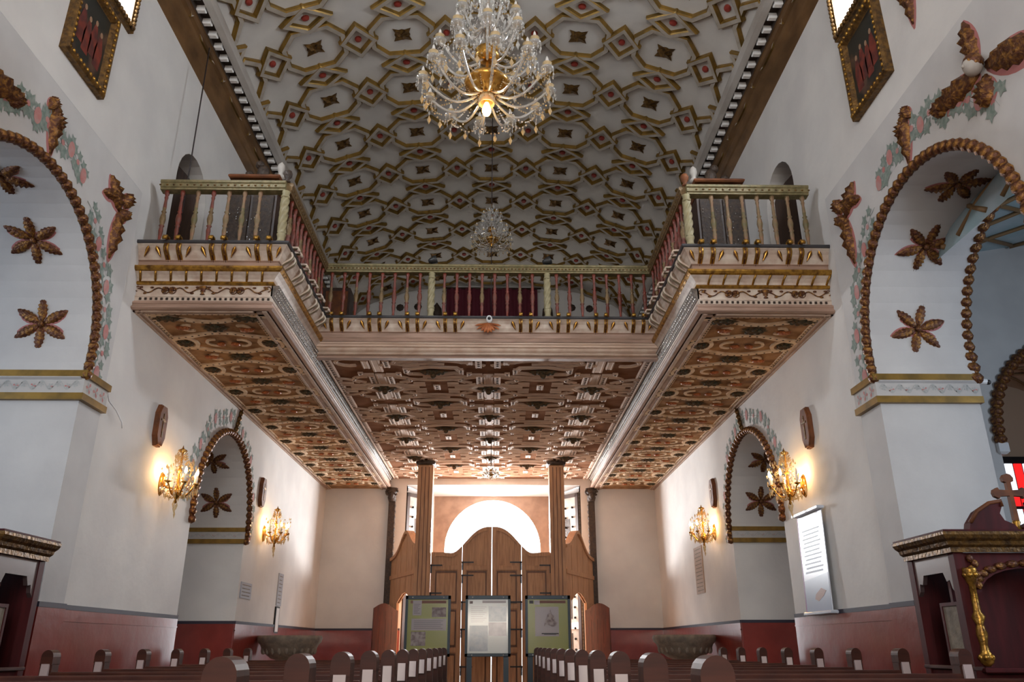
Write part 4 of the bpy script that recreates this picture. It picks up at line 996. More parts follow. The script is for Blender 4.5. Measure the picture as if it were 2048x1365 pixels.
# angled side walls of the screen, boarded, with a small arched door
for s in (-1, 1):
    A = Vector((GX+s*1.72, PY+.03)); B = Vector((GX+s*2.62, YB-.12)); L = (B-A).length; d = (B-A).normalized(); n_ = Vector((d.y, -d.x))*(1 if s < 0 else -1)
    mps = lambda u, v, q, A=A, d=d, n_=n_: (A.x+d.x*u+n_.x*q, A.y+d.y*u+n_.y*q, v)
    def tz(u): t = u/L; return 3.42+.50*math.exp(-((t-.42)/.24)**2)-.10*t
    sp_ = obj('side_wing', MB().plate([(0, 2.45), (L, 2.45)]+[(L*i/16, tz(L*i/16)) for i in range(16, -1, -1)], -.02, .02, mps), 'screen_wood', scr)
    cp = MB().plate([(L*i/16, tz(L*i/16)+.03) for i in range(17)]+[(L*i/16, tz(L*i/16)-.05) for i in range(16, -1, -1)], -.09, .09, mps); obj('curved_capping', cp, 'screen_wood', sp_)
    nb_ = 5
    for k in range(nb_):
        u0, u1 = L*k/nb_+.012, L*(k+1)/nb_-.012
        lo = [2.20+.22*math.sin(PI*min(1, max(0, ((u_/L)-.18)/.5))) for u_ in (u0, (u0+u1)/2, u1)]
        for q in (-.045, .02):
            obj('plank', MB().plate([(u0, lo[0]), ((u0+u1)/2, lo[1]), (u1, lo[2]), (u1, tz(u1)-.05), (u0, tz(u0)-.05)], q, q+.025, mps), 'screen_wood', sp_)
    obj('cross_rail', MB().plate([(0, 2.80), (L, 2.80), (L, 2.90), (0, 2.90)], -.075, .075, mps), 'screen_wood', sp_)
    for u0, u1 in ((0, .35), (L*.72, L)):
        obj('plank', MB().plate([(u0, .05), (u1, .05), (u1, 2.5), (u0, 2.5)], -.03, .03, mps), 'screen_wood', sp_)
    # small door leaf standing open into the nave
    H = A+d*(L*.70); dd = Vector((s*.93, -.36)).normalized(); nn = Vector((dd.y, -dd.x))
    mpd = lambda u, v, q, H=H, dd=dd, nn=nn: (H.x+dd.x*u+nn.x*q, H.y+dd.y*u+nn.y*q, v)
    top = [(.62*i/10, 2.02+.17*math.sin(PI*i/10*.85)**1.5) for i in range(11)]
    lf = obj('side_door', MB().plate([(0, .05), (.62, .05)]+list(reversed(top)), -.025, .025, mpd), 'shutter_wood', scr)
    for z in (.4, 1.2, 1.85): obj('rail', MB().plate([(.04, z-.05), (.58, z-.05), (.58, z+.05), (.04, z+.05)], -.04, .04, mpd), 'shutter_wood', lf)
    for k in range(4): obj('plank', MB().plate([(.01+k*.152, .08), (.15+k*.152, .08), (.15+k*.152, 2.0), (.01+k*.152, 2.0)], -.033, .033, mpd), 'shutter_wood', lf)
# studded main door leaves folded back into the porch
for s in (-1, 1):
    A = Vector((GX+s*1.72, Y2-.08)); B = Vector((GX+s*2.34, YB+.02)); L = (B-A).length; d = (B-A).normalized(); n_ = Vector((d.y, -d.x))*(1 if s < 0 else -1)
    mps = lambda u, v, q, A=A, d=d, n_=n_: (A.x+d.x*u+n_.x*q, A.y+d.y*u+n_.y*q, v)
    dl_ = obj('door_'+('3' if s < 0 else '4'), MB().plate([(0, .02), (L, .02), (L, 5.15), (0, 5.02)], 0, .07, mps), 'moulding_grey', kind='structure')
    fr = MB()
    for (a, b, c, e) in ((0, L, 5.02, 5.12), (L-.10, L, .02, 5.12), (0, .06, .02, 5.0)): fr.plate([(a, c), (b, c), (b, e), (a, e)], -.03, .10, mps)
    obj('door_frame', fr, 'dark_wood', dl_)
    for z in (.5, 1.6, 2.7, 3.75, 4.55): obj('iron_band', MB().plate([(.06, z), (L-.1, z), (L-.1, z+.16), (.06, z+.16)], -.02, .09, mps), 'tooth_white', dl_)
    for z0, z1 in ((.75, 1.5), (1.85, 2.6), (2.95, 3.65), (4.0, 4.45)): obj('recess', MB().plate([(.28, z0), (L-.34, z0), (L-.34, z1), (.28, z1)], -.008, .078, mps), 'carved_dark', dl_)
    st = MB()
    for z in list(np.arange(.58, 4.9, .26)):
        for u in (.16, L*.5, L-.22):
            for q in (-.03, .10): st.sphere(mps(u, z, q), .032, 6, 4)
    obj('studs', st, 'iron', dl_, kind='stuff')
# carved dark consoles on the back wall under the wings
for s in (-1, 1):
    xc = s*2.70+.03; t = thing('carved_column', 'dark carved wooden column with scrolled head, %s of the entrance on the back wall' % ('left' if s < 0 else 'right'), 'column', (xc, YB-.1, 0), 'carved columns by the entrance')
    obj('shaft', MB().bbox(xc-.085, xc+.085, YB-.17, YB-.02, 2.2, 5.0, .02), 'carved_dark', t)
    kn = MB()
    for k in range(17): kn.sphere((xc-s*.07, YB-.13, 2.4+k*.155), .05, 6, 4, 0, (.9, .9, 1.4))
    obj('carving', kn, 'carved_dark', t, kind='stuff')
    hd = MB(); hd.lathe([(.09, 4.85), (.12, 4.95), (.10, 5.02), (.15, 5.10), (.15, 5.20)], 10, 0, XYZ((xc, YB-.17, 0)) @ Matrix.Diagonal((1, .9, 1, 1)))
    for k in (-1, 1): hd.tube([(xc+k*.10+.06*math.cos(a), YB-.25, 5.08+.07*math.sin(a)) for a in np.linspace(0, 5.5, 10)], .028, 5)
    hd.sphere((xc, YB-.27, 5.0), .08, 8, 6, 0, (1, .8, 1.3)); obj('scrolled_head', hd, 'carved_dark', t)

# ------------------------------------------------------------------ information boards
def board(xc, label, kind):
    y = 16.5; w_, zt, zb = .445, 2.13, 1.0
    t = thing('information_board', label, 'sign', (xc, y, 0), 'information boards in front of the screen')
    fr = MB()
    for a, b, c, d in ((-w_, w_, zt-.075, zt), (-w_, w_, zb, zb+.06), (-w_, -w_+.05, zb, zt), (w_-.05, w_, zb, zt)): fr.bbox(xc+a, xc+b, y-.03, y+.03, c, d, .006)
    obj('frame', fr, 'board_frame', t)
    for s in (-1, 1): obj('leg', MB().bbox(xc+s*(w_-.09)-.05, xc+s*(w_-.09)+.05, y-.02, y+.02, .03, zb, .006), 'board_frame', t)
    for s in (-1, 1): obj('foot', MB().bbox(xc+s*(w_-.09)-.04, xc+s*(w_-.09)+.04, y-.25, y+.25, 0, .03, .005), 'board_frame', t)
    for sx in (-1, 1):
        for z in (zt-.035, zb+.03): obj('screw', MB().sphere((xc+sx*(w_-.14), y-.033, z), .012, 8, 4), 'white_metal', t)
    F = lambda x0, x1, z0, z1, m_, nm, dp=.0: obj(nm, MB().box(xc-w_+.05+x0*.79, xc-w_+.05+x1*.79, y-.012-dp, y-.008, zt-.075-z1*.995, zt-.075-z0*.995), m_, t)
    if kind == 0:
        F(0, 1, 0, 1, 'poster_lime', 'poster'); F(.06, .95, .02, .075, 'poster_header', 'printed_header', .002); F(.12, .34, .02, .30, 'poster_white', 'printed_column', .003)
        F(.60, .95, .15, .33, 'poster_photo', 'printed_photo', .003); F(.10, .96, .36, .58, 'poster_white', 'printed_panel', .003); F(.10, .46, .60, .86, 'poster_photo', 'printed_photo', .003)
        for k in range(7): F(.15, .31-.03*(k % 3), .09+k*.028, .096+k*.028, 'poster_ink', 'text_line', .004)
        for k in range(5): F(.16, .88-.05*(k % 2), .40+k*.035, .406+k*.035, 'poster_ink', 'text_line', .004)
    elif kind == 1:
        F(0, 1, 0, 1, 'poster_pale', 'poster'); F(.36, .95, .02, .07, 'poster_white', 'printed_header', .002); F(.04, .12, .03, .08, 'poster_photo', 'printed_emblem', .003)
        F(.52, .96, .13, .42, 'poster_blue', 'printed_photo', .003); F(.52, .96, .43, .68, 'poster_lilac', 'printed_photo', .003); F(.05, .5, .49, .96, 'poster_blue', 'printed_photo', .003)
        for k in range(9): F(.08, .46-.04*(k % 3), .14+k*.035, .146+k*.035, 'poster_lilac', 'text_line', .003)
    else:
        F(0, 1, 0, 1, 'poster_lime', 'poster'); F(.30, .95, .02, .075, 'poster_header', 'printed_header', .002); F(.04, .14, .02, .08, 'poster_ink', 'printed_emblem', .003); F(.16, .30, .02, .10, 'poster_white', 'printed_emblem', .003)
        F(.18, .77, .14, .69, 'poster_white', 'printed_print', .003)
        dg = MB(); X = lambda u: xc-w_+.05+u*.79; Z = lambda v: zt-.075-v*.995
        dg.plate([(X(.40), Z(.50)), (X(.44), Z(.38)), (X(.47), Z(.36)), (X(.49), Z(.28)), (X(.54), Z(.25)), (X(.56), Z(.19)), (X(.60), Z(.28)), (X(.66), Z(.31)), (X(.68), Z(.40)), (X(.74), Z(.44)), (X(.70), Z(.50)), (X(.62), Z(.52)), (X(.5), Z(.48))], y-.0165, y-.013, mpb)
        obj('printed_engraving', dg, 'poster_photo', t)
        F(.34, .76, .63, .65, 'poster_ink', 'text_line', .005); F(.40, .70, .655, .665, 'poster_ink', 'text_line', .005)
    obj('back_panel', MB().box(xc-w_+.03, xc+w_-.03, y-.006, y+.02, zb+.03, zt-.03), 'board_frame', t)
    return t
board(-1.185, 'lime green information board in dark frame, left of the centre board', 0)
board(-.005, 'glossy pale information board with blue pictures, reflecting light, in front of the gates', 1)
board(1.175, 'lime green information board with a large white print, right of the centre board', 2)

# ------------------------------------------------------------------ pews
def make_pew(L, name_lab):
    t = thing('pew', name_lab, 'pew', (0, 0, 0), 'pews', local=True)
    def end(sx):
        mb = MB(); x = sx*L/2; x0, x1 = (x-.055, x+.055)
        mp_ = lambda u, v, d: (x0+d, u, v)
        mb.plate([(-.02, 0), (.46, 0), (.46, .10), (.42, .40), (.44, .62), (.30, .66), (.12, .68), (.10, 1.05), (-.02, 1.05)], 0, .11, mp_)
        # arched finial, round in plan of the front view
        vs = []; n = 10
        prof = [(x0, 1.04), ]+[(x-.055*math.cos(PI*i/n), 1.11+.06*math.sin(PI*i/n)) for i in range(n+1)]+[(x1, 1.04)]
        k = len(prof); vs = [(a, yy, b) for yy in (-.03, .11) for a, b in prof]
        mb.add(vs, [tuple(range(k)), tuple(range(2*k-1, k-1, -1))]+[(i, (i+1) % k, k+(i+1) % k, k+i) for i in range(k)])
        return mb
    for sx in (-1, 1):
        e = obj('end_panel', end(sx), 'pew_wood', t)
        x = sx*L/2
        obj('glare_face', MB().add([(x-.035, -.040, 1.05), (x+.035, -.040, 1.05), (x+.035, -.050, .90), (x-.035, -.050, .90), (x-.035, -.02, 1.05), (x+.035, -.02, 1.05), (x+.035, -.02, .90), (x-.035, -.02, .90)], [(0, 1, 2, 3), (0, 4, 5, 1), (3, 2, 6, 7), (0, 3, 7, 4), (1, 5, 6, 2)]), 'pew_glare', e)
        obj('armrest', MB().tube([(x, .12, .70), (x, .25, .71), (x, .38, .70), (x, .46, .66), (x, .47, .61)], .045, 8), 'pew_wood_warm', e)
    obj('backrest', MB().box(-L/2+.05, L/2-.05, 0, .035, .42, .95), 'pew_wood', t)
    obj('top_rail', MB().bbox(-L/2+.05, L/2-.05, -.03, .07, .93, .98, .012), 'pew_wood_warm', t)
    obj('seat', MB().bbox(-L/2+.05, L/2-.05, .02, .44, .40, .445, .01), 'pew_wood', t)
    obj('book_shelf', MB().box(-L/2+.05, L/2-.05, -.17, 0, .70, .725), 'pew_wood', t)
    obj('kneeler', MB().bbox(-L/2+.08, L/2-.08, -.36, -.18, .10, .17, .02), 'pew_wood', t)
    return t
ORD = ['first', 'second', 'third', 'fourth', 'fifth', 'sixth', 'seventh', 'eighth', 'ninth', 'tenth', 'eleventh', 'twelfth']
for s, xa, xb in ((-1, .72, 3.98), (1, .85, 3.98)):
    L = xb-xa; xc = s*(xa+xb)/2; S = 'left' if s < 0 else 'right'; proto = None
    for k in range(12):
        lab = 'dark varnished wooden pew with rounded ends, %s from the front in the %s block' % (ORD[k], S)
        if proto is None: proto = make_pew(L, lab); proto['group'] = 'pews in the %s block' % S; o = proto
        else: o = dup(proto, label=lab)
        o.location = (xc, 2.74+1.045*k, 0)

# ------------------------------------------------------------------ wall sconces, station plaques, banner, tablets, fonts
def crystal_string(mb, pts, r=.012, step=.030):
    P = [Vector(p) for p in pts]; d = 0
    for a, b in zip(P, P[1:]):
        L = (b-a).length; n = max(1, int(L/step))
        for j in range(n): q = a.lerp(b, j/n); mb.octa(tuple(q), r, r*1.15)
def cat(a, b, sag, n=9): a = Vector(a); b = Vector(b); return [a.lerp(b, t)-Vector((0, 0, sag*4*t*(1-t))) for t in np.linspace(0, 1, n)]
def candle(t_arm, x, y, z, lit, mbg, name='candle'):
    c = obj(name, MB().lathe([(.013, z), (.013, z+.09)], 8, 0, XYZ((x, y, 0))), 'candle_sleeve', t_arm)
    obj('bulb', MB().lathe([(.010, z+.09), (.017, z+.115), (.012, z+.145), (1e-4, z+.17)], 8, 0, XYZ((x, y, 0))), 'bulb' if lit else 'bulb_off', t_arm)
def sconce(s, y, label):
    t = thing('wall_sconce', label, 'wall lamp', (0, 0, 0), 'crystal wall sconces', local=True)
    obj('wall_plate', MB().lathe([(1e-4, -.02), (.075, -.015), (.06, .01), (.03, .02), (1e-4, .03)], 12, 0, Matrix.Translation((0, 0, 0)) @ Matrix.Rotation(PI/2, 4, 'Y') @ Matrix.Diagonal((1.8, 1, 1, 1))), 'gold_bright', t)
    obj('stem', MB().tube([(0, 0, 0), (.06, 0, -.04), (.13, 0, -.05), (.17, 0, 0)], .012, 6).lathe([(1e-4, -.22), (.02, -.20), (.012, -.17), (.05, -.12), (.07, -.08), (.03, -.05), (.015, 0), (.015, .12), (.03, .15), (.012, .18), (.012, .34), (.05, .38), (.012, .40), (1e-4, .44)], 10, 0, XYZ((.17, 0, 0))), 'gold_bright', t)
    for k, a in enumerate((-100, -50, 0, 50, 100)):
        an = math.radians(a); dx, dy = math.cos(an), math.sin(an); R = .20
        P = [(.17+dx*R*q, dy*R*q, -.07-.07*math.sin(PI*min(1, q*1.15))+.05*q*q) for q in np.linspace(.15, 1, 8)]
        arm = obj('arm', MB().tube(P, .009, 6, 0).lathe([(1e-4, -.03), (.03, -.01), (.036, 0), (.02, .005)], 10, 0, XYZ((.17+dx*R, dy*R, 0))), 'gold_bright', t)
        candle(arm, .17+dx*R, dy*R, 0, k in (1, 2, 3), None)
    cr_ = MB()
    for k in range(8):
        a = k*PI/4+.2; x, y_ = .17+.045*math.cos(a), .045*math.sin(a); x2, y2 = .17+.21*math.cos(a), .21*math.sin(a)
        if x2 < .01: x2 = .02
        crystal_string(cr_, cat((x, y_, .37), (x2*.8+.034, y2*.8, .02), .03), .010, .026); crystal_string(cr_, cat((x2, y2, -.02), (x, y_, -.14), .05), .010, .026)
        cr_.octa((x2, y2, -.08), .014, .05); cr_.octa((x2*.7+.05, y2*.7, -.13), .013, .045); cr_.octa((x, y_, .30), .013, .04)
    for q in range(90):
        a = random.uniform(-2.2, 2.2); rr = random.uniform(.05, .23); zz = random.uniform(-.12, .34)*(1-rr*1.2); xx = .17+rr*math.cos(a)
        if xx > .03: cr_.octa((xx, rr*math.sin(a), zz), random.uniform(.008, .013), random.uniform(.015, .035))
    cr_.octa((.17, 0, -.27), .02, .06); cr_.octa((.17, .05, -.23), .013, .045); cr_.octa((.17, -.05, -.23), .013, .045); cr_.octa((.17, .02, -.33), .012, .05)
    obj('crystal_drops', cr_, 'crystal_warm', t, kind='stuff')
    t.location = (s*(WX-.02), y, 3.30); t.rotation_euler = (0, 0, PI if s > 0 else 0); t.scale = (1.25, 1.25, 1.25)
    for dy in (-.14, .14):
        l = bpy.data.lights.new('sconce_glow', 'POINT'); l.energy = 3.2; l.color = (1, .58, .22); l.shadow_soft_size = .03
        l.energy = 8.5; lo = bpy.data.objects.new('sconce_glow', l); C.objects.link(lo); lo.location = (s*(WX-.13), y+dy, 3.45)
    return t
for s in (-1, 1):
    S = 'left' if s < 0 else 'right'
    sconce(s, 11.05 if s < 0 else 11.1, 'lit crystal and brass wall sconce on the %s wall, nearer the pier' % S); sconce(s, 16.25 if s < 0 else 16.0, 'lit crystal and brass wall sconce on the %s wall, beyond the niche' % S)
    for y, z, nm in ((10.64, 4.02, 'above the nearer sconce'), (15.75, 4.03, 'above the farther sconce')):
        hw, hh = .125, .27
        oc8 = [(-hw, -hh*.55), (-hw*.5, -hh), (hw*.5, -hh), (hw, -hh*.55), (hw, hh*.55), (hw*.5, hh), (-hw*.5, hh), (-hw, hh*.55)]
        mp_ = lambda u, v, d, s=s, y=y, z=z: (s*(WX-d), y+u, z+v)
        t = thing('station_plaque', 'small brown eight-sided wooden plaque on the %s wall, %s' % (S, nm), 'plaque', (s*WX, y, z), 'wooden station plaques')
        obj('board', MB().plate(oc8, 0, .075, mp_), 'brown_wood', t)
        obj('border', MB().plate([(a*1.06, b*1.06) for a, b in oc8], 0, .05, mp_, [[(a*.85, b*.85) for a, b in oc8]]), 'brown_wood', t)
        obj('carved_cross', MB().plate([(-.012, -.16), (.012, -.16), (.012, .06), (.07, .06), (.07, .09), (.012, .09), (.012, .17), (-.012, .17), (-.012, .09), (-.07, .09), (-.07, .06), (-.012, .06)], .07, .083, mp_), 'gold_dull', t)
# roll-up banner leaning on the right wall
mp_ = lambda u, v, d: (WX-.05-d-.03*(2.9-v)/1.35, u, v)
bn = thing('hanging_banner', 'tall silvery white printed banner hanging on the right wall', 'banner', (WX-.08, 10.9, 1.6))
obj('cloth', MB().plate([(10.50, 1.60), (11.36, 1.60), (11.36, 2.88), (10.50, 2.88)], 0, .012, mp_), 'banner_white', bn)
obj('lower_print', MB().plate([(10.51, 1.61), (11.35, 1.61), (11.35, 2.02), (10.51, 2.08)], .012, .014, mp_), 'banner_blue', bn)
obj('purple_edge', MB().plate([(11.36, 1.60), (11.39, 1.60), (11.39, 2.88), (11.36, 2.88)], 0, .014, mp_), 'banner_edge', bn)
for z in (1.57, 2.885): obj('rail', MB().bbox(WX-.13, WX-.03, 10.46, 11.40, z, z+.045, .01), 'banner_silver', bn)
for k in range(11): obj('text_line', MB().plate([(10.62+.03*(k % 3), 2.66-k*.055), (11.26-.04*(k % 2), 2.66-k*.055), (11.26-.04*(k % 2), 2.685-k*.055), (10.62+.03*(k % 3), 2.685-k*.055)], .012, .014, mp_), 'banner_text', bn)
obj('printed_hands', MB().plate([(10.62, 1.86), (10.78, 1.90), (10.98, 1.83), (11.02, 1.77), (10.9, 1.74), (10.72, 1.80)], .014, .016, mp_), 'banner_hand', bn)
# tablets
def tablet(s, y0, y1, z0, z1, m_, label, nl):
    mp_ = lambda u, v, d: (s*(WX-d), u, v); t = thing('wall_tablet', label, 'tablet', (s*WX, (y0+y1)/2, z0))
    obj('slab', MB().plate([(y0, z0), (y1, z0), (y1, z1), (y0, z1)], 0, .02, mp_), m_, t)
    for k in range(nl):
        z = z1-(z1-z0)*(k+.8)/(nl+.6); obj('text_line', MB().plate([(y0+.06, z-.008), (y1-.06-.05*(k % 2), z-.008), (y1-.06-.05*(k % 2), z+.008), (y0+.06, z+.008)], .02, .022, mp_), 'stone', t)
tablet(-1, 15.15, 15.80, 2.02, 2.30, 'plaque_grey', 'small grey rectangular tablet on the left wall beside the niche', 4)
tablet(-1, 17.70, 18.08, 2.0, 2.66, 'plaque_grey', 'narrow upright grey tablet on the left wall above the font', 8)
tablet(1, 17.12, 17.80, 2.22, 3.18, 'plaque_bronze', 'tall bronze-brown tablet on the right wall below the farther sconce', 12)
t = thing('wall_panel', 'narrow white framed panel on the left wall directly above the font', 'panel', (-WX, 17.8, 1.4))
obj('frame', MB().box(-WX, -WX+.03, 17.68, 17.98, 1.45, 1.98), 'iron', t); obj('sheet', MB().box(-WX+.03, -WX+.034, 17.72, 17.94, 1.48, 1.95), 'white_metal', t)
# stone fonts
for s in (-1, 1):
    xc, yc = s*3.86, 16.6; t = thing('stone_font', 'wide round carved stone font on a short stem by the %s wall' % ('left' if s < 0 else 'right'), 'font', (xc, yc, 0), 'stone fonts')
    R = .58
    obj('bowl', MB().lathe([(.16, .92), (.34, .98), (.50, 1.10), (.55, 1.22), (.60, 1.27), (.62, 1.34), (.60, 1.39), (.55, 1.39), (.50, 1.28), (.2, 1.15), (1e-4, 1.13)], 28, 0, XYZ((xc, yc, 0))), 'stone', t)
    gd = MB()
    for k in range(22): a = 2*PI*k/22; gd.sphere((xc+.49*math.cos(a), yc+.49*math.sin(a), 1.13), .05, 6, 5, 0, (.8, .8, 1.7))
    obj('gadroon_carving', gd, 'stone', t, kind='stuff')
    obj('stem', MB().lathe([(.30, 0), (.30, .10), (.20, .16), (.13, .35), (.17, .55), (.12, .75), (.20, .92)], 18, 0, XYZ((xc, yc, 0))), 'stone', t)
# ------------------------------------------------------------------ chandeliers
def chandelier(loc, R, tiers, label, lit, cord_top, group='crystal chandeliers', scale=1.):
    t = thing('crystal_chandelier', label, 'chandelier', loc, group, local=True); t.scale = (scale,)*3
    # tiers: (radius, z, arms)
    zt_ = tiers[-1][1]+.55
    obj('stem', MB().lathe([(1e-4, -.16), (.03, -.14), (.02, -.10), (.05, -.06), (.015, -.03), (.015, .05), (.05, .2), (.018, .25), (.018, .45), (.06, .52), (.02, .58), (.02, .85), (.05, .92), (.015, .98), (.015, zt_)], 12), 'gold_bright', t)
    obj('gilded_bowl', MB().lathe([(.04, -.06), (.10, -.05), (.125, -.02), (.14, 0), (.17, .015), (.18, .04), (.215, .055), (.23, .09), (.20, .13), (.12, .17), (.05, .19)], 24), 'gold_bright', t)
    obj('upper_collar', MB().lathe([(.03, .36), (.10, .38), (.13, .42), (.10, .47), (.12, .50), (.06, .54), (.02, .55)], 18), 'gold_bright', t)
    for k, z in enumerate((.75, 1.02)): obj('glass_vase', MB().lathe([(.02, z), (.05, z+.02), (.075, z+.08), (.05, z+.14), (.07, z+.20), (.02, z+.22)], 14), 'glass_crystal', t)
    arm_src = {}
    for ti, (r, z, n) in enumerate(tiers):
        for k in range(n):
            a = 2*PI*k/n+(.13+.2*ti)
            key = ti
            if key not in arm_src:
                P = [(r*q+.02, 0, z-.13*math.sin(PI*min(1., q*1.05))*1.3+.07*q**3) for q in np.linspace(.12, 1, 12)]
                am = MB().tube(P, .013, 6); arm = obj('arm', am, 'glass_crystal', t); x = r+.02; z1 = z+.07
                dish = MB().lathe([(.012, z1-.03), (.05, z1-.01), (.068, z1+.012), (.062, z1+.014), (.02, z1)], 12, 0, XYZ((x, 0, 0))); obj('drip_dish', dish, 'glass_crystal', arm)
                tul = MB().lathe([(.02, z1), (.035, z1+.03), (.05, z1+.07), (.046, z1+.07), (.03, z1+.03), (.016, z1)], 12, 0, XYZ((x, 0, 0))); obj('amber_cup', tul, 'crystal_warm', arm)
                obj('candle_sleeve', MB().lathe([(.012, z1), (.012, z1+.08)], 8, 0, XYZ((x, 0, 0))), 'candle_sleeve', arm)
                obj('bulb', MB().lathe([(.010, z1+.08), (.018, z1+.105), (.012, z1+.14), (1e-4, z1+.165)], 8, 0, XYZ((x, 0, 0))), 'bulb_off', arm)
                dr = MB()
                for q in range(8):
                    b = q*PI/4; dr.octa((x+.062*math.cos(b), .062*math.sin(b), z1-.035), .008, .014); dr.octa((x+.062*math.cos(b), .062*math.sin(b), z1-.075), .010, .032)
                obj('dish_drops', dr, 'glass_crystal', arm)
                arm.rotation_euler = (0, 0, a); arm_src[key] = arm
            else: dup(arm_src[key], rot=(0, 0, a), parent=t)
    gs = MB(); gw = MB()
    for ti, (r, z, n) in enumerate(tiers):
        for k in range(n):
            a = 2*PI*k/n+(.13+.2*ti); b = a+2*PI/n; x, y = (r+.02)*math.cos(a), (r+.02)*math.sin(a); x2, y2 = (r+.02)*math.cos(b), (r+.02)*math.sin(b)
            crystal_string(gw if ti == 0 else gs, cat((x, y, z+.04), (x2, y2, z+.04), .11), .012, .027)
            crystal_string(gw if ti == 0 else gs, cat((x*.3, y*.3, z+.10), (x, y, z+.04), .10), .012, .027)
            crystal_string(gw if ti == 0 else gs, cat((x*.42, y*.42, z-.06), (x, y, z-.0), .13), .011, .026)
            m = Vector(((x+x2)/2, (y+y2)/2, z-.07)); (gw if ti == 0 else gs).octa(tuple(m-Vector((0, 0, .06))), .022, .05)
            (gw if ti == 0 else gs).octa((x, y, z-.17), .020, .055); gs.octa((x*1.0, y*1.0, z-.09), .011, .03)
    for k in range(10):
        a = k*PI/5; crystal_string(gw, cat((.20*math.cos(a), .20*math.sin(a), .05), (.05*math.cos(a), .05*math.sin(a), -.12), .05), .008, .02)
        gs.octa((.23*math.cos(a), .23*math.sin(a), .15), .012, .05); gs.octa((.13*math.cos(a), .13*math.sin(a), .55), .012, .06)
        for zz in (.8, 1.0, 1.2): crystal_string(gs, cat((.02, .02, zz+.2), (.22*math.cos(a), .22*math.sin(a), zz), .05), .009, .026); gs.octa((.22*math.cos(a), .22*math.sin(a), zz-.05), .013, .045)
    for q in range(60):     # long upright spears of glass between the tiers
        a = random.uniform(0, 2*PI); r = random.uniform(.10, .36); z = random.uniform(.35, 1.3); gs.octa((r*math.cos(a)*(1.5-z*.6), r*math.sin(a)*(1.5-z*.6), z), .012, random.uniform(.03, .08))
    obj('crystal_garlands', gs, 'glass_crystal', t, kind='stuff'); obj('amber_garlands', gw, 'crystal_warm', t, kind='stuff')
    if lit:
        obj('lamp_glass', MB().lathe([(.075, -.06), (.085, -.10), (.08, -.16), (.075, -.16), (.07, -.10), (.06, -.06)], 16), 'crystal_warm', t)
        obj('lit_bulb', MB().lathe([(.018, -.14), (.03, -.17), (.045, -.22), (.045, -.25), (.03, -.285), (1e-4, -.295)], 14), 'bulb_hot', t)
        l = bpy.data.lights.new('chandelier_bulb', 'POINT'); l.energy = 9; l.color = (1, .62, .25); l.shadow_soft_size = .05; lo = bpy.data.objects.new('chandelier_bulb', l); C.objects.link(lo); lo.location = (loc[0], loc[1], loc[2]-.36*scale)
    if cord_top: obj('chain', MB().tube([(0, 0, zt_), (0, 0, (cord_top-loc[2])/scale)], .010/scale, 6), 'cord', t)
    return t
chandelier((0.03, 6.5, 6.38), .62, [(.62, 0.0, 12), (.48, .40, 10), (.28, .86, 8)], 'large tiered crystal chandelier with gilded bowl and one lit bulb, hanging nearest', True, 11.3)
chandelier((0.03, 13.5, 8.42), .62, [(.62, 0.0, 12), (.48, .40, 10), (.28, .86, 8)], 'unlit crystal chandelier hanging over the balcony front, middle of the three', False, 11.3, scale=.60)
obj('pull_cord', MB().tube([(0, 0, -.16), (0, 0, -2.4)], .012, 5), 'cord', [o for o in C.objects if o.name.startswith('crystal_chandelier')][-1])
chandelier((0.03, 17.0, 4.62), .62, [(.62, 0.0, 10), (.40, .40, 8)], 'small crystal chandelier hanging under the balcony ceiling', False, 5.42, scale=.27)

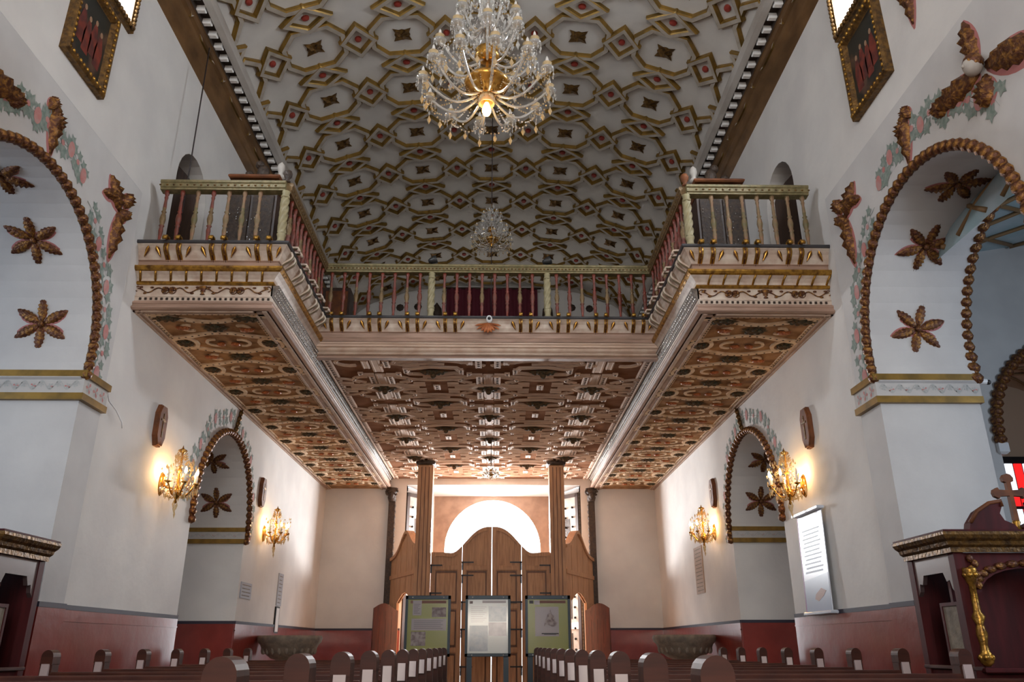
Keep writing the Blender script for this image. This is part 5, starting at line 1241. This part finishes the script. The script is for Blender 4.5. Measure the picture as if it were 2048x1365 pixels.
# ------------------------------------------------------------------ confessionals
def confessional(s, label):
    x0, y0, y1, H = s*4.12, 7.02, 7.84, 2.12
    Xw = 1.15; XA = lambda a: x0+s*a
    t = thing('confessional', label, 'confessional', (x0, y0, 0), 'carved confessionals in the arches')
    def B(a0, a1, b0, b1, z0, z1, bev=.01): return MB().bbox(min(XA(a0), XA(a1)), max(XA(a0), XA(a1)), b0, b1, z0, z1, bev)
    # side facing the nave: posts, panel below, open above with shaped top
    obj('back_panel', B(.02, Xw, y1-.05, y1, 0, 1.95), 'confession_wood', t); obj('side_panel', B(Xw-.04, Xw, y0, y1, 0, 1.95), 'confession_wood', t)
    obj('corner_post', B(0, .09, y0, y0+.09, 0, 1.97, .015), 'confession_wood', t); obj('corner_post', B(0, .09, y1-.09, y1, 0, 1.97, .015), 'confession_wood', t)
    mp_ = lambda u, v, d: (XA(d), u, v)
    sw_ = obj('side_arch', MB().plate([(y0+.09, 1.97), (y1-.09, 1.97), (y1-.09, 1.62), (y1-.13, 1.66), (y1-.15, 1.73), (y1-.20, 1.72), (y1-.24, 1.80), (y0+.24, 1.80), (y0+.20, 1.72), (y0+.15, 1.73), (y0+.13, 1.66), (y0+.09, 1.62)], .01, .05, mp_), 'confession_side', t)
    lp = obj('side_door', B(.02, .06, y0+.09, y1-.09, .02, 1.0), 'confession_wood', t)
    obj('grille_panel', MB().plate([(y0+.16, 1.05), (y0+.40, 1.05), (y0+.40, 1.52), (y0+.16, 1.52)], .04, .07, mp_), 'stone', t)
    obj('grille_frame', MB().plate([(y0+.13, 1.02), (y0+.43, 1.02), (y0+.43, 1.55), (y0+.13, 1.55)], .03, .08, mp_, [[(y0+.16, 1.05), (y0+.40, 1.05), (y0+.40, 1.52), (y0+.16, 1.52)]]), 'confession_wood', t)
    obj('moulding', B(-.01, .07, y0-.01, y1, 1.0, 1.03, .006), 'confession_side', t)
    # cornice
    prof = [(0, 1.95), (.03, 1.95), (.03, 1.99), (.06, 2.01), (.07, 2.04), (.10, 2.06), (.12, 2.09), (.12, 2.115), (0, 2.14)]
    pth = [(XA(0), y1), (XA(0), y0), (XA(Xw), y0)]
    if s > 0: obj('cornice', MB().sweep([(-o if False else o, z) for o, z in prof], [(XA(Xw), y0), (XA(0), y0), (XA(0), y1)][::-1] if False else [(XA(0), y1), (XA(0), y0), (XA(Xw), y0)][::1], 0) if False else MB().sweep([(-o, z) for o, z in prof], [(XA(Xw), y0), (XA(0), y0), (XA(0), y1)]), 'gold_dull', t)
    else: obj('cornice', MB().sweep(prof, [(XA(Xw), y0), (XA(0), y0), (XA(0), y1)]), 'gold_dull', t)
    obj('roof_board', B(-.11, Xw, y0-.11, y1, 2.115, 2.135, .005), 'confession_wood', t)
    # front towards the altar: arch board with gilding, half door, twisted gilt column
    mf = lambda u, v, d: (XA(u), d, v)
    ft = obj('front_arch', MB().plate([(.09, 1.95), (Xw, 1.95), (Xw, 1.60)]+[(.62-.42*math.cos(a), 1.62+.20*math.sin(a)) for a in np.linspace(PI, 0, 12)]+[(.09, 1.60)], y0+.02, y0+.06, mf), 'confession_wood', t)
    gc = MB()
    for k in range(13):
        a = PI*(k+.5)/13; gc.sphere((XA(.62-.47*math.cos(a)), y0+.01, 1.66+.20*math.sin(a)), .04, 6, 4, 0, (1.5, .5, .8))
    for k in range(6): gc.sphere((XA(.14+.035*(k % 2)), y0, 1.90-.045*k), .035, 6, 4, 0, (1, .5, 1))
    obj('gilt_carving', gc, 'gilt_leaf', ft)
    obj('front_door', B(.09, Xw, y0+.02, y0+.06, .05, .98), 'confession_wood', t)
    obj('counter', B(.05, Xw, y0-.06, y0+.08, .98, 1.02, .01), 'confession_wood', t)
    obj('front_curtain', B(.09, Xw-.04, y0+.30, y0+.34, .3, 1.9), 'confession_wood', t)
    fd = MB(); fd.box(XA(.45)-.012, XA(.45)+.012, y0+.0, y0+.02, .2, .86); fd.box(XA(.80)-.012, XA(.80)+.012, y0, y0+.02, .2, .9); fd.box(XA(.90)-.012, XA(.90)+.012, y0, y0+.02, .2, .9); fd.sphere((XA(.57), y0+.005, .72), .05, 8, 5, 0, (1, .4, 1.6)); fd.sphere((XA(.62), y0+.005, .79), .04, 8, 5, 0, (1.4, .4, .6)); obj('gilt_ornament', fd, 'gold', t)
    col = MB(); cx_, cy_ = XA(.10), y0-.02
    col.lathe([(.02, 1.03), (.05, 1.06), (.06, 1.10), (.035, 1.15), (.03, 1.20), (.045, 1.28), (.035, 1.34), (.028, 1.36), (.055, 1.42), (.03, 1.46), (.026, 1.68), (.04, 1.70), (.05, 1.75), (.06, 1.80), (.055, 1.82)], 12, 0, XYZ((cx_, cy_, 0)))
    for k in range(6): a = k*PI/3; col.sphere((cx_+.045*math.cos(a), cy_+.045*math.sin(a), 1.10), .028, 6, 4); col.sphere((cx_+.045*math.cos(a), cy_+.045*math.sin(a), 1.76), .025, 6, 4)
    obj('gilt_column', col, 'gold', t)
    # broken pediment and cross
    pc = .62
    for q in (-1, 1):
        pts = [(pc+q*.46, 2.13), (pc+q*.44, 2.20), (pc+q*.36, 2.30), (pc+q*.24, 2.37), (pc+q*.13, 2.39), (pc+q*.13, 2.34), (pc+q*.16, 2.28), (pc+q*.13, 2.22), (pc+q*.06, 2.19), (pc+q*.03, 2.16), (pc+q*.03, 2.13)]
        p_ = obj('pediment_scroll', MB().plate(pts, y0-.05, y0+.05, mf), 'confession_wood', t)
        P = [(XA(a), y0-.05, b) for a, b in pts[1:6]]; obj('pediment_moulding', MB().tube(P, .018, 6), 'brown_wood', p_)
    cz = 2.14; tf = [(-.022, 0), (.022, 0), (.018, .24), (.10, .235), (.11, .215), (.15, .235), (.16, .265), (.15, .295), (.11, .315), (.10, .295), (.02, .29), (.02, .36), (.045, .37), (.05, .40), (.03, .43), (0, .44), (-.03, .43), (-.05, .40), (-.045, .37), (-.02, .36), (-.02, .29), (-.10, .295), (-.11, .315), (-.15, .295), (-.16, .265), (-.15, .235), (-.11, .215), (-.10, .235), (-.018, .24)]
    obj('trefoil_cross', MB().plate([(pc+a, cz+.06+b) for a, b in tf], y0-.02, y0+.02, mf), 'brown_wood', t)
    obj('cross_foot', MB().lathe([(.04, cz), (.025, cz+.04), (.035, cz+.07), (.02, cz+.09)], 10, 0, XYZ((XA(pc), y0, 0))), 'gold', t)
confessional(1, 'dark red carved confessional with gilt column, broken pediment and cross, inside the right-hand arch')
confessional(-1, 'dark red confessional with gilded cornice at the left edge, inside the left-hand arch')

# ------------------------------------------------------------------ things up on the balcony
LZ = 6.04
for s in (-1, 1):
    x = s*3.45; y = 10.35; t = thing('dark_cabinet', 'tall dark carved cabinet behind the railing of the %s balcony wing' % ('left' if s < 0 else 'right'), 'cabinet', (x, y, LZ), 'dark cabinets on the balcony wings')
    obj('body', MB().bbox(x-.36, x+.36, y-.2, y+.2, LZ, 7.45, .02), 'dark_wood', t)
    for k, (w_, z0, z1) in enumerate(((.42, 7.45, 7.53), (.36, 7.53, 7.62), (.42, 7.66, 7.72))): obj('cornice', MB().bbox(x-w_+.04, x+w_-.04, y-.25, y+.22, z0, z1, .02), 'brown_wood' if k != 1 else 'dark_wood', t)
    obj('crown_carving', MB().sphere((x-s*.08, y-.1, 7.82), .12, 10, 6, 0, (.8, .6, 1.2)).sphere((x-s*.02, y-.1, 7.96), .07, 8, 5).sphere((x+s*.12, y-.1, 7.78), .07, 8, 5), 'carved_dark', t)
    for sx in (-1, 1): obj('door', MB().bbox(x+sx*.17-.15, x+sx*.17+.15, y-.225, y-.2, LZ+.1, 7.38, .01), 'carved_dark', t)
    st = MB()
    for q in range(26): st.octa((x+random.uniform(-.3, .3), y-.24, LZ+.15+random.uniform(0, 1.1)), .009, .018)
    obj('metal_fittings', st, 'bead_silver', t, kind='stuff')
    tag(obj('white_finial', MB().lathe([(.05, 0), (.07, .04), (.03, .09), (.06, .17), (.05, .24), (1e-4, .30)], 10), 'moulding_grey', None, base=(0, 0, 0)), 'small white carved finial on top of the %s cabinet' % ('left' if s < 0 else 'right'), 'finial', 'white finials on the cabinets').location = (x-s*.34, y-.1, 7.72)
    # ball finial on the corner post
    b = MB().lathe([(.03, 0), (.045, .02), (.02, .05), (.05, .09), (.06, .14), (.045, .18), (1e-4, .20)], 12)
    o = tag(obj('ball_finial', b, 'carved_dark' if s < 0 else 'brown_wood', None, base=(0, 0, 0)), 'small %s ball finial on the corner post of the %s railing' % ('dark' if s < 0 else 'coppery', 'left' if s < 0 else 'right'), 'finial'); o.location = (s*(XI-.08), YW+RO, 7.045)
for x in (-.925, .96):
    t = thing('spotlight', 'small black spotlight on the centre railing above the %s twisted post' % ('left' if x < 0 else 'right'), 'spotlight', (x, YC+RO, 7.045), 'spotlights on the railing')
    obj('base', MB().lathe([(.035, 7.045), (.035, 7.06), (.012, 7.065), (.012, 7.10)], 10, 0, XYZ((x, YC+RO, 0))), 'black_plastic', t)
    obj('head', MB().lathe([(.03, -.07), (.05, -.03), (.065, .03), (.07, .07), (.06, .07), (.05, .04), (1e-4, .03)], 12, 0, Matrix.Translation((x, YC+RO, 7.14)) @ Matrix.Rotation(math.radians(70), 4, 'Y')), 'black_plastic', t)
t = thing('dome_camera', 'small white round camera on the dark ledge at the middle of the balcony front', 'camera', (.02, YC-.26, 6.02))
obj('housing', MB().sphere((.02, YC-.26, 6.03), .055, 12, 8, 0, (.9, .7, 1.2)), 'white_metal', t); obj('lens', MB().sphere((.02, YC-.295, 6.03), .028, 10, 6), 'black_plastic', t)
t = thing('security_camera', 'small white security camera beside the frieze of the right pier', 'camera', (5.52, 8.5, 3.99))
obj('bracket', MB().box(5.50, 5.58, 8.47, 8.52, 3.90, 4.0), 'white_metal', t); obj('body', MB().lathe([(.03, 0), (.035, .02), (.035, .14), (.03, .15)], 10, 0, Matrix.Translation((5.56, 8.46, 3.99)) @ Matrix.Rotation(PI/2, 4, 'Y')), 'white_metal', t); obj('lens', MB().sphere((5.72, 8.45, 3.98), .03, 8, 5), 'black_plastic', t)
# curtain and side figures at the back of the loft
cu = MB(); n = 60; vs = []
for z in (6.06, 11.12):
    for i in range(n+1): x = -1.36+2.7*i/n; vs.append((x, 21.45+.04*math.sin(i*1.3), z))
cu.add(vs, [(i, i+1, n+2+i, n+1+i) for i in range(n)], 0, True)
t = thing('red_curtain', 'large dark red curtain hanging at the back of the balcony', 'curtain', (0, 21.45, 6.05)); obj('cloth', cu, 'curtain', t); obj('curtain_rod', MB().tube([(-1.45, 21.45, 11.13), (1.45, 21.45, 11.13)], .03, 8), 'dark_wood', t)
for s in (-1, 1):
    x = s*1.62; t = thing('carved_figure', 'dark carved standing figure post at the %s edge of the red curtain' % ('left' if s < 0 else 'right'), 'carving', (x, 21.3, LZ), 'carved posts beside the curtain')
    obj('post', MB().lathe([(.22, LZ), (.2, 7.5), (.15, 8.6), (.20, 9.3), (.24, 9.7), (.12, 10.0), (.16, 10.2), (.14, 10.4), (1e-4, 10.6)], 12, 0, XYZ((x, 21.3, 0))), 'carved_dark', t)
x0, x1, y = -4.12, -3.4, 17.5
t = thing('tall_wardrobe', 'tall dark brown wooden wardrobe at the left of the balcony loft', 'cabinet', (x0, y, LZ)); obj('carcass', MB().bbox(x0-.25, x1, y, y+.5, LZ, 9.3, .02), 'dark_wood', t)
obj('door', MB().bbox(x0-.2, x0+.12, y-.03, y, LZ+.1, 9.2, .01), 'dark_wood', t); obj('door', MB().bbox(x0+.14, x1-.05, y-.03, y, LZ+.1, 9.2, .01), 'brown_wood', t)
k = 0
RC = [('top', 'outer'), ('top', 'inner'), ('second', 'outermost'), ('second', 'middle'), ('second', 'innermost')]+[(r_, c_) for r_, cs in (('third', ('outermost', 'second outermost', 'third outermost', 'innermost')), ('bottom', ('outermost', 'middle', 'innermost'))) for c_ in cs]
for s in (-1, 1):
    for (a, z) in ((2.83, 10.62), (2.30, 10.65), (3.40, 10.25), (2.85, 10.22), (2.2, 10.2), (3.75, 9.8), (3.2, 9.8), (2.6, 9.8), (2.0, 9.75), (3.5, 9.35), (2.9, 9.35), (2.3, 9.35)):
        mb = MB().lathe([(1e-4, .06), (.05, .05), (.11, .02), (.12, 0)], 8, 0, Matrix.Translation((s*a+.08, YB, z)) @ Matrix.Rotation(PI/2, 4, 'X'))
        if k == 0: w0 = obj('wall_rosette', mb, 'carved_dark', base=(s*a+.08, YB, z)); o = w0
        else: o = w0.copy(); C.objects.link(o); o.location = (s*a+.08, YB, z)
        rw, cl_ = RC[k % 12]; tag(o, 'dark rosette on the loft back wall, %s of the curtain, %s row, %s' % ('left' if s < 0 else 'right', rw, cl_), 'rosette', 'dark rosettes on the loft wall'); k += 1
# cable on the left pier and wall
t = thing('loose_cable', 'thin pale cable hanging from the frieze of the left pier', 'cable', (-4.4, 8.9, 3.95)); obj('wire', MB().tube([(-4.40, 8.90, 4.02), (-4.42, 9.05, 3.9), (-4.44, 9.3, 3.86), (-4.44, 9.5, 3.76), (-4.45, 9.55, 3.70)], .008, 5), 'white_metal', t)
t = thing('hanging_cord', 'thin dark cord hanging from the cornice down to the left balcony wing', 'rope', (-4.2, 9.6, 6.05)); obj('line', MB().tube([(-4.18, 9.6, 6.06), (-4.2, 9.62, 9.6)], .01, 5), 'cord', t)  # plain hanging cord, no bell known
